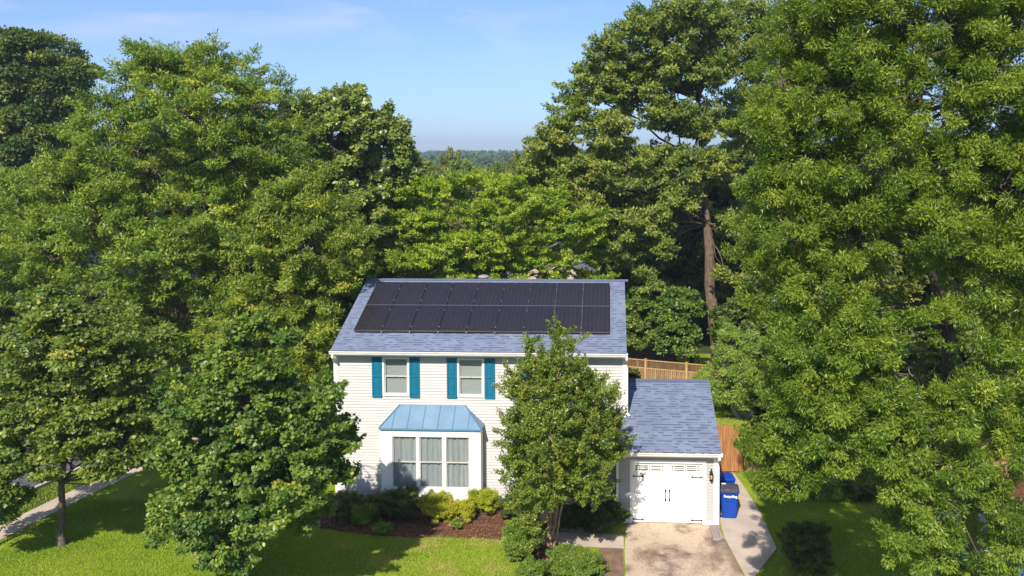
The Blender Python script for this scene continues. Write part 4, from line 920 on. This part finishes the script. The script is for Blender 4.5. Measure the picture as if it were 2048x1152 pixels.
# ------------------------------------------------------------------ shrubs and small plants
fs = 'foundation shrubs in front of the house'
def gp(px, py, **k): p = gr(px, py); return (p[0], p[1], .01)
shrub('shrub', 'wide dark green shrub left of the bay, nearest the left corner', (1.1, -1.15, .01), 1.1, .65, .85, L['shrubdark'], 5200, .06, .3, fs)
shrub('shrub', 'dark green shrub just left of the golden shrubs below the bay', (2.6, -1.3, .01), .95, .6, .95, L['shrubdark'], 5200, .06, .35, fs)
shrub('ornamental_grass', 'arching dark grass clump at the left end of the bed', (1.35, -1.75, .01), .45, .35, .45, L['shrubgreen'], 1500, .16, .1, None, 'ornamental grass')
shrub('golden_shrub', 'tall golden yellow shrub under the middle of the bay window', (3.75, -1.3, .01), .85, .55, .88, L['shrubyellow'], 5200, .05, .5, fs)
shrub('golden_shrub', 'low golden shrub with bare brown twigs in the middle of the bed', (4.6, -1.35, .01), .75, .5, .7, L['shrubyellow'], 2600, .05, .5, fs)
shrub('golden_shrub', 'golden yellow shrub under the right end of the bay window', (5.4, -1.0, .01), .72, .5, .95, L['shrubyellow'], 4200, .05, .5, fs)
shrub('shrub', 'rounded clipped green shrub right of the golden shrubs', (6.35, -1.25, .01), .48, .45, .85, L['shrubdark'], 6000, .04, .4, fs)
shrub('shrub', 'dark glossy shrub against the garage left of the door', (9.72, -1.9, .01), .75, .5, 1.05, L['shrubdark'], 7000, .06, .5, fs)
shrub('shrub', 'dark glossy shrub by the porch, behind the myrtle branches', (8.75, -1.75, .01), .7, .45, .85, L['shrubdark'], 5000, .06, .5, fs)
shrub('shrub', 'round bright green clipped shrub beside the flagstone path', (8.85, -4.95, .01), .78, .6, .72, L['shrubgreen'], 9000, .05, .5, fs)
shrub('shrub', 'bushy green shrub at the foot of the myrtle on the lawn side', (6.95, -4.0, .01), .5, .5, 1.15, L['shrubgreen'], 6500, .06, .45, fs)
shrub('shrub', 'leafy shrub low in front of the myrtle at the bottom edge', (7.5, -5.5, .01), .5, .4, .6, L['shrubgreen'], 3500, .06, .45, fs)
shrub('seedling', 'tiny green seedling on the mulch right of centre', (4.72, -2.25, .01), .16, .16, .42, L['shrubgreen'], 300, .06, .5, None, 'seedling', 4)
shrub('perennial', 'low grey green perennial at the lawn edge of the bed', (2.35, -2.55, .01), .38, .3, .3, L['shrubgreen'], 900, .06, .3, None, 'perennial', 5)
shrub('perennial', 'small yellowish tuft at the far left end of the bed', (-.55, -1.75, .01), .28, .2, .3, L['pale'], 500, .08, .2, None, 'perennial', 4)
shrub('fern', 'yellow green fern in the shaded border beyond the right lawn', (*gp(1655, 995)[:2], .01), .7, .4, .6, L['pale'], 2200, .2, .22, None, 'fern')
for px, py, lab in ((1590, 985, 'dark leafy border plant left of the fern'), (1600, 968, 'dark border plant between the pad and the fern'), (1720, 1000, 'dark leafy border plant right of the fern'), (1760, 990, 'dark border plant below the right oak branches'), (1690, 985, 'low dark plant directly behind the fern')):
    p = gr(px, py); shrub('border_plant', lab, (p[0], p[1], .01), .6, .45, .75, L['shrubdark'], 2200, .09, .4, 'border plants beyond the right lawn', 'plant')
shrub('conical_shrub', 'dark upright shrub standing alone on the shaded right lawn', (15.75, -4.3, .004), .62, .6, 1.6, L['shrubdark'], 9000, .075, .35, None, 'shrub', 24, spread=.6)
shrub('golden_vine', 'yellow leaves spilling over the top of the arched gate', (14.95, 3.75, 1.35), .5, .22, .5, L['shrubyellow'], 500, .07, .5, None, 'vine', 5)
# ------------------------------------------------------------------ trees
def base_at(px, Y): p = at(px, 900, Y); return (p[0], Y, 0)
def crown_top(lst, Y): return at(*min(lst, key=lambda q: q[1])[:2], Y)
# front maples
b9 = [(476,662,20),(478,690,30),(480,735,48),(432,775,44),(530,770,42),(403,820,64),(490,805,88),(578,812,54),(636,850,42),(375,895,72),(470,905,90),(575,905,80),(632,920,50),(668,925,24),(398,985,76),(490,985,85),(585,985,62),(365,1040,52),(450,1060,66),(530,1050,48),(470,1105,32),(415,1098,34),(640,790,35),(560,685,22),(340,765,18),(318,1010,16),(690,955,14),(656,795,16),(430,700,24),(612,1045,22),(308,1055,14),(520,640,14),(685,890,14),(350,870,24)]
p = gr(492, 1195); Y9 = p[1]; tree('maple_tree', 'dense round maple on the front lawn hiding the left corner of the house', 'tree', (p[0], p[1], 0), at(480, 680, Y9), pxblobs(b9, Y9, 500, 210, .5, backy=880), L['maple'], 'bark_grey', .13, k=8.5, nl=34, rc=.30, leaf=.115, width=.85, flat=1.05, droop=.35, clumpflat=.55, sprig=1.2, shell=(.5, 1.1))
b8 = [(120,640,50),(60,690,60),(165,700,62),(215,745,55),(20,760,55),(110,770,65),(265,740,40),(180,820,60),(250,810,50),(60,840,60),(300,800,28),(130,870,50,.7),(215,885,50,.8),(40,905,45),(95,930,35,.8),(240,935,32,.9),(275,870,35),(185,950,26,.8),(-20,830,50),(320,860,22),(335,885,30),(290,915,26),(-20,880,45),(20,620,44),(-20,690,50),(230,690,40),(95,590,30)]
p = gr(123, 1092); Y8 = p[1]; tree('maple_tree', 'young maple with visible grey trunk beside the curved path at left', 'tree', (p[0], p[1], 0), at(135, 690, Y8), pxblobs(b8, Y8, 130, 190, .75), L['maple'], 'bark_grey', .12, k=8.5, nl=30, rc=.33, leaf=.12, width=.85, flat=.75, droop=.3, clumpflat=.35)
b10 = [(-25,930,42),(-10,985,36),(-20,1035,34),(-60,900,60),(-70,980,55),(-60,840,60)]
tree('maple_tree', 'maple crown just entering the frame at the lower left edge', 'tree', base_at(-75, -5), at(-60, 860, -5), pxblobs(b10, -5, -60, 90), L['maple'], 'bark_grey', .11, k=6, nl=30, rc=.33, leaf=.12, width=.85)
# crape myrtle, several stems
b11 = [(1112,722,20),(1074,745,25),(1148,750,25),(1042,800,28),(1105,790,41),(1173,810,35),(1033,870,35),(1096,870,51),(1168,880,44),(1211,868,20),(1029,935,30),(1096,955,54),(1168,950,44),(1216,915,17),(1042,995,27),(1110,972,27),(1168,975,22),(1056,1045,16),(1087,1010,14),(1193,995,16),(1052,1060,16),(1065,1095,14),(1204,835,16),(1061,700,11),(1110,682,11),(1143,700,11),(1182,770,14),(1020,770,14),(1240,905,12),(1232,850,12),(1225,800,10)]
p = gr(1100, 1103); Y11 = p[1]; tops = [tuple(at(x, y, Y11+d)) for x, y, d in ((1112, 790, 0), (1078, 840, .2), (1145, 830, .2), (1092, 800, -.3), (1158, 880, -.2), (1128, 850, .4))]
my = tree('crape_myrtle', 'multi stemmed crape myrtle with bronze tips in front of the porch', 'tree', (p[0], p[1], 0), tops[0], pxblobs(b11, Y11, 1110, 130, .7), L['myrtle'], 'bark_smooth', .09, k=32, nl=34, rc=.165, leaf=.075, width=.62, trunks=tops, sprig=2.4, upb=.5, shell=(.5, 1.12), flat=.95, droop=-.1, limb=.22, clumpflat=.8)
fl_ = at(1066, 757, Y11-1.1); P = fl_+rng.normal(0, .05, (90, 3)); V, Fq = leaves(P-np.array(my.location), rng.normal(0, 1, (90, 3)), rng.normal(0, 1, (90, 3)), np.full(90, .05), np.full(90, .045)); arrmesh('flower', V, Fq, M['pink'], my)
# large willow oaks at left
b2 = [(350,140,62),(275,150,55),(425,160,55),(500,215,60),(350,240,92),(232,235,62),(175,290,58),(540,275,52),(455,310,88),(290,340,95),(125,370,78),(45,400,68),(560,350,50),(400,420,92),(200,450,95),(80,500,85),(20,560,60),(320,520,95),(460,540,70),(180,590,80),(290,630,80),(120,420,60),(420,610,60),(480,450,60),(285,105,28),(415,108,26),(300,705,60),(225,690,60),(380,720,55),(150,690,50)]
tree('willow_oak', 'tallest willow oak at left with feathery twin pointed top', 'tree', base_at(350, 8), at(350, 200, 8), pxblobs(b2, 8, 300, 330, .5), L['bright'], 'bark', .36, k=4.0, nl=44, rc=.5, leaf=.17, width=.32, upb=.3, shell=(.5, 1.08), sprig=1.3, flat=.8, twig=.6)
b2b = [(600,390,46),(555,425,52),(650,440,55),(695,490,45),(610,500,76),(520,500,62),(560,590,76),(640,575,66),(700,550,34),(500,640,72),(600,665,66),(655,690,32),(440,660,50),(715,520,22),(590,350,20),(560,735,46),(615,745,36),(500,720,50),(655,750,22)]
tree('willow_oak', 'lower willow oak with dark recesses left of the house roof', 'tree', base_at(580, 4.6), at(595, 440, 4.6), pxblobs(b2b, 4.6, 590, 160, .6), L['bright'], 'bark', .22, k=5.5, nl=40, rc=.42, leaf=.15, width=.34, upb=.3, shell=(.5, 1.08), sprig=1.2, flat=.75)
b1 = [(15,95,42),(75,100,38),(120,150,42),(30,165,58),(92,205,55),(35,260,60),(20,330,50),(115,265,42),(-50,130,60),(-60,230,70),(145,140,18),(60,310,50),(120,330,40)]
tree('oak_tree', 'dark dense oak against the sky at the far left edge', 'tree', base_at(20, 34), at(20, 160, 34), pxblobs(b1, 34, 30, 150, .6), L['darkoak'], 'bark', .4, k=2.6, nl=40, rc=.75, leaf=.28, width=.6, flat=.85)
b3 = [(700,220,42),(640,232,42),(598,228,36),(665,285,62),(735,280,48),(610,320,55),(790,280,26),(800,325,36),(700,365,66),(775,385,46),(645,420,66),(828,345,20),(722,440,56),(600,420,50),(790,258,13),(745,235,22),(680,200,22)]
tree('sweetgum_tree', 'glossy leaved tree with rounded top right of the tall left oak', 'tree', base_at(690, 15), at(695, 260, 15), pxblobs(b3, 15, 690, 140, .6), L['gum'], 'bark_grey', .25, k=4.6, nl=42, rc=.45, leaf=.19, width=.75, flat=1.0, droop=.6, sprig=1.0, clumpflat=.8)
# layered elm behind the roof
b4 = []
for yy, xa, xb, r_ in ((362, 860, 1010, 34), (395, 800, 1080, 46), (440, 775, 1130, 52), (485, 755, 1175, 54), (525, 745, 1200, 50), (565, 760, 1180, 46)):
    n = max(3, int((xb-xa)/62))
    for i in range(n): 
        x = xa+(xb-xa)*i/(n-1)+random.uniform(-14, 14); 
        if x > 1080 and yy > 480: b4.append((x, yy+random.uniform(-10, 10), r_*.65, .8)); continue
        b4.append((x, yy+random.uniform(-14, 14), r_*random.uniform(.75, 1.15)))
tree('elm_tree', 'broad light green elm with layered branches right behind the solar roof', 'tree', base_at(960, 17), at(955, 400, 17), pxblobs(b4, 17, 965, 260, .55), L['elm'], 'bark', .3, k=4.6, nl=40, rc=.45, leaf=.15, width=.5, flat=.42, upb=.35, shell=(.55, 1.15), clumpflat=.3, droop=.1, sprig=1.25)
# tall oak right of centre
b5 = [(1370,40,56),(1295,60,50),(1430,70,46),(1232,110,50),(1182,165,45),(1330,130,66),(1412,150,54),(1270,190,60),(1150,232,44),(1102,285,42),(1222,268,56),(1335,232,46,.9),(1090,338,40),(1160,340,56),(1420,250,46,.9),(1250,350,56),(1330,330,44,.9),(1385,330,34,.7),(1370,395,34,.8),(1330,390,34,.8),(1130,400,46),(1205,420,56),(1290,440,52),(1345,400,24,.6),(1440,340,40),(1240,488,44),(1465,450,34),(1315,500,34,.8),(1452,560,22),(1385,20,36),(1255,60,24),(1075,375,30),(1300,560,30,.6)]
tree('oak_tree', 'tall open oak with thick reddish trunk rising behind the garage', 'tree', base_at(1434, 18.5), at(1395, 200, 18.5), pxblobs(b5, 18.5, 1270, 215, .45), L['oak'], 'bark', .44, k=3.3, nl=40, rc=.55, leaf=.2, width=.5, flat=.85, shell=(.5, 1.08), sprig=1.1, limb=.4, clear=.5)
b6 = [(1490,45,50),(1560,60,55),(1480,130,50),(1550,135,50),(1610,60,58),(1485,205,42),(1620,150,60),(1690,60,70),(1540,210,40),(1500,280,50),(1440,20,20)]
tree('oak_tree', 'second tall oak between the open oak and the right willow oak', 'tree', base_at(1560, 24), at(1560, 110, 24), pxblobs(b6, 24, 1570, 150, .5), L['oak'], 'bark', .4, k=3.2, nl=40, rc=.6, leaf=.2, width=.45, flat=.85, sprig=1.1)
# near willow oaks at right
b7 = [(1640,50,95),(1760,30,110),(1900,50,115),(2035,70,120),(1575,165,72),(1690,185,105),(1830,190,100),(1980,220,85),(1560,255,58),(1620,315,92),(1530,350,52),(1740,335,100),(1870,350,95),(2010,370,100),(1538,450,46),(1600,455,80),(1705,470,90),(1580,550,58),(1520,535,28),(1645,590,84),(1560,650,40),(1890,470,78),(1990,520,80),(2040,610,60),(2110,250,110),(2120,450,120),(1990,130,90),(1930,600,50,.7),(2100,0,120),(1760,90,60),(1500,610,16)]
b7b = [(1600,700,62),(1690,700,56),(1640,800,72),(1750,760,48),(1572,815,36),(1560,890,44),(1530,960,30),(1600,935,48),(1655,870,56),(1745,860,50),(1835,870,70),(1800,945,62),(1905,840,46),(1950,810,52),(1740,690,50),(1860,1030,62),(1800,1085,36),(1925,940,46),(1905,1095,38),(2025,900,56),(2000,1010,46),(2040,1085,60),(1985,1125,36),(1850,1110,30),(1500,905,14),(2060,790,60),(1900,800,40),(1550,985,16),(1720,640,40),(2060,700,50,.7),(1850,650,46,.35),(1950,690,40,.3),(2030,740,40,.4),(1665,930,38,.9),(1710,890,40,.9),(1780,820,46)]
tree('willow_oak', 'huge near willow oak filling the upper right of the view', 'tree', base_at(1990, -7.5), at(1800, 120, -8.5), pxblobs(b7, -8.5, 1800, 400, .5), L['willow'], 'bark_grey', .27, k=8, nl=84, rc=.34, leaf=.10, width=.26, upb=.2, shell=(.45, 1.08), sprig=.9, flat=1.05, droop=.2, twig=.5, limb=.35, align=.75, clumpflat=.85)
tree('willow_oak', 'near willow oak with drooping lower branches over the right lawn', 'tree', base_at(1860, -9.0), at(1840, 810, -8.9), pxblobs(b7b, -9.5, 1790, 330, .45), L['willow'], 'bark_grey', .30, k=11, nl=80, rc=.31, leaf=.098, width=.26, upb=.1, shell=(.5, 1.08), sprig=1.0, flat=1.05, droop=.3, twig=.5, limb=.28, align=.75, clear=.62, clumpflat=.85)
# small trees behind the fence
bs = [(1368,604,28),(1335,625,28),(1380,625,18),(1355,650,34),(1325,680,24),(1378,668,18),(1372,698,20),(1342,592,18)]
tree('young_maple', 'small broad leaved maple in front of the big oak trunk, beyond the fence', 'tree', base_at(1384, 16.6), at(1382, 620, 16.6), pxblobs(bs, 16.6, 1380, 60, .7), L['maple'], 'bark', .19, k=9, nl=30, rc=.3, leaf=.17, width=.8)
bs = [(1275,600,30),(1262,645,26),(1290,640,26),(1270,680,18),(1305,610,20),(1258,620,18),(1310,670,18)]
tree('young_maple', 'small leafy tree tucked behind the right end of the main roof', 'tree', base_at(1275, 17.5), at(1275, 620, 17.5), pxblobs(bs, 17.5, 1275, 45, .7), L['maple'], 'bark', .1, k=9, nl=30, rc=.28, leaf=.16, width=.8)
bs = [(1470,690,34),(1452,730,26),(1490,745,38),(1460,785,34),(1420,770,20),(1500,800,30),(1455,660,16),(1510,700,40),(1425,752,12)]
tree('pale_tree', 'pale yellow green small tree overlapping the right end of the fence', 'tree', base_at(1475, 11), at(1475, 710, 11), pxblobs(bs, 11, 1475, 65, .7), L['pale'], 'bark_grey', .09, k=12, nl=34, rc=.26, leaf=.09, width=.45)
shrub('climbing_shrub', 'dark climbing shrub covering the left end of the lattice fence', (10.95, 14.25, .01), .6, .3, 1.9, L['shrubdark'], 2500, .09, .5, None, 'shrub')
# trees behind: three kinds, copied
def make_bg(kind, lm, leaf, h, r_, n=9, flatb=.8):
    bl = []
    for i in range(n):
        a = i*2.4; q = (i/n)**.5*r_*.62; z = h*(.93-.45*(q/r_)-.28*random.random()); bl.append((math.cos(a)*q, math.sin(a)*q, z-r_*.35, r_*random.uniform(.38, .52), 1))
    for i in range(5): a = i*1.26+.5; bl.append((math.cos(a)*r_*.6, math.sin(a)*r_*.6, h*random.uniform(.28, .45), r_*.42, .8))
    return bl
def dup(root, loc, rz, sc, label, group):
    r = root.copy(); COL.objects.link(r); r.location = loc; r.rotation_euler = (0, 0, rz); r.scale = (sc[0], sc[0], sc[1]); r['label'] = label
    if group: r['group'] = group
    for ch in root.children:
        c = ch.copy(); COL.objects.link(c); c.parent = r
    return r
GRP = 'woodland trees beyond the gardens'
kinds = {}
for kn, lm, leaf in (('olive', 'olive', .24), ('green', 'oak', .24), ('dark', 'darkoak', .24)):
    kinds[kn] = [lm, leaf, None]
def bgtree(kn, px, ytop, Y, rw, label, group=GRP):
    """a copied woodland tree whose top reaches py=ytop"""
    p = at(px, ytop, Y); h = max(4, p[2]); lm, leaf, proto_ = kinds[kn]
    if proto_ is None:
        proto_ = tree('woodland_tree', label, 'tree', (p[0], Y, 0), (p[0], Y, 7.5), [(a+p[0], b_+Y, c_, d_, e_) for a, b_, c_, d_, e_ in make_bg(kn, lm, leaf, 10, 4)], L[lm], 'bark', .22, k=3.2, nl=34, rc=.5, leaf=leaf, width=.6, group=group, sprig=1.1)
        kinds[kn][2] = proto_; proto_.scale = (rw/4, rw/4, h/7.7); return proto_
    return dup(proto_, (p[0], Y, 0), random.uniform(0, 6.28), (rw/4, h/7.7), label, group)
# the open view in the middle: olive and bronze tops
mid = [(835,352,62,4.2,'olive','olive tree peeking out beside the glossy tree'),(872,330,78,3.6,'olive','olive treetop at the left of the far view'),(905,297,80,3.0,'olive','narrow olive tree standing highest before the blue ridge'),(930,330,70,4.2,'green','green treetop under the narrow olive tree'),
 (965,345,74,4.2,'olive','bronze olive treetop in the centre of the far view'),(1000,325,86,3.8,'olive','olive treetop just below the blue ridge, right of centre'),(1030,318,80,4,'olive','olive treetop at the right of the far view'),(1048,300,70,3.6,'olive','bronze tipped tree touching the tall open oak'),(1060,365,56,4.4,'dark','dark green tree between the far view and the open oak'),
 (900,352,60,4.4,'green','green crown behind the top of the layered elm'),(1085,420,48,4.4,'dark','dark crown behind the right side of the elm'),(985,340,110,5,'green','distant green crown under the ridge'),(860,338,110,5,'green','distant green crown beside the glossy tree'),(940,332,130,6,'olive','distant pale olive crown under the ridge')]
for px, yt, Y, rw, kn, lab in mid: bgtree(kn, px, yt, Y, rw, lab)
# dark mass right of centre and behind everything
darks = [(1290,380,34,4.5),(1350,330,40,5),(1420,360,33,4.5),(1480,300,38,5),(1540,330,30,4.5),(1250,430,40,4),(1330,470,30,3.6),(1480,450,28,4),(1600,380,30,5),(1700,360,34,5.5),(1800,380,28,5.5),(1900,360,34,5.5),(2000,380,28,5.5),(2080,340,34,6),(1560,560,14,3.4),(1660,560,12,3.8),(1770,520,14,4.2),(1880,520,12,4.2),(1990,520,14,4.4),(2090,540,10,4.2),(1620,760,5.8,2.6),(1720,740,6.5,2.8),(1830,700,7,3.2),(1950,680,6,3.4),(2070,680,5,3.4)]
for i, (px, yt, Y, rw) in enumerate(darks): bgtree('dark', px, yt, Y, rw, {0: 'dark tree directly behind the tall open oak, over the deck', 2: 'dark tall tree filling the shade right of the big oak trunk', 5: 'dark crown low behind the right end of the layered elm', 6: 'low dark tree filling the shade between elm and oak trunk'}.get(i, 'dark tree in the shaded wood behind the right oaks'), 'dark shaded trees behind the right oaks')
lefts = [(-30,420,22,4.5),(90,330,44,5.5),(190,330,48,5.5),(290,320,50,6),(400,320,48,6),(500,330,46,6),(590,330,44,5),(20,380,50,6),(480,600,16,3.6),(560,420,34,5),(660,420,34,5),(740,430,32,4.5),(700,560,14,3),(-80,300,50,7)]
for i, (px, yt, Y, rw) in enumerate(lefts): bgtree('green' if i % 2 else 'dark', px, yt, Y, rw, 'green tree mostly hidden behind the left willow oaks', 'trees hidden behind the left oaks')
rows = [(1130,330,90,6),(1200,320,100,7),(780,330,95,6),(700,325,100,7),(1300,300,90,7),(1400,310,100,7),(1520,300,95,7),(1660,300,80,7),(1800,300,85,7),(1950,300,80,7)]
for i, (px, yt, Y, rw) in enumerate(rows): bgtree('green', px, yt, Y, rw, 'distant green tree in the row beyond the gardens', 'distant row of trees beyond the gardens')
# far forest on low hills
bm = Bm(); nx, ny = 90, 26; vs = {}
for i in range(nx+1):
    for j in range(ny+1):
        x = -1400+2800*i/nx; y = 240+1700*j/ny
        z = -.5+max(0, (y-420)/1500)*26*(.8+.25*math.sin(x*.0035+1)+.12*math.sin(x*.011)); vs[i, j] = bm.verts.new((x, y, z if j < ny else z-2))
for i in range(nx):
    for j in range(ny): bm.faces.new((vs[i, j], vs[i+1, j], vs[i+1, j+1], vs[i, j+1]))
build('hills', bm, M['woodfloor'], kind='structure', smooth=True)
def hillz(x, y): return -.5+np.maximum(0, (y-420)/1500)*26*(.8+.25*np.sin(x*.0035+1)+.12*np.sin(x*.011))
Vs, Fs, Ts = [], [], []; cnt_ = 0
n = 2600; yy = 140+1750*rng.random(n)**1.25; xx = 0+(rng.uniform(-.5, .5, n))*(yy*.95+60)*1.0
rr_ = rng.uniform(4, 8, n); hh = rng.uniform(7, 13, n)*np.where(yy < 420, .72, 1)
for x, y, r_, h in zip(xx, yy, rr_, hh):
    m_ = int(70 if y < 500 else 46); d = unit(rng.normal(0, 1, (m_, 3))+[0, 0, .5]); c = np.array([x, y, hillz(x, y)+h-r_*.5])
    ls = np.full(m_, r_*(.42 if y < 500 else .6)); P = c+d*np.array([r_, r_, r_*.75])*rng.uniform(.7, 1, (m_, 1))
    V, Fq = leaves(P-0, rng.normal(0, 1, (m_, 3)), d+rng.normal(0, .35, (m_, 3)), ls, ls*.9); Vs.append(V); Fs.append(Fq+cnt_); cnt_ += len(V); Ts.append(np.full(m_, rng.normal(.45, .25))+rng.normal(0, .1, m_))
arrmesh('far_forest', np.concatenate(Vs), np.concatenate(Fs), L['far'], None, np.concatenate(Ts), kind='stuff', label='far off wooded ridge fading into blue haze at the horizon', cat='forest')
# ------------------------------------------------------------------ haze
HAZE = .00045
if HAZE:
    bm = Bm(); box(bm, -1500, 1500, -60, 2100, -1.5, 62); hz = build('haze', bm, bpy.data.materials.new('haze_air'), None, kind='stuff')
    m = hz.data.materials[0]; m.use_nodes = True; t = m.node_tree; t.nodes.remove(t.nodes['Principled BSDF']); pv = t.nodes.new('ShaderNodeVolumePrincipled'); pv.inputs['Color'].default_value = (.62, .76, 1, 1); pv.inputs['Density'].default_value = HAZE; pv.inputs['Anisotropy'].default_value = .2
    t.links.new(pv.outputs[0], t.nodes['Material Output'].inputs['Volume'])
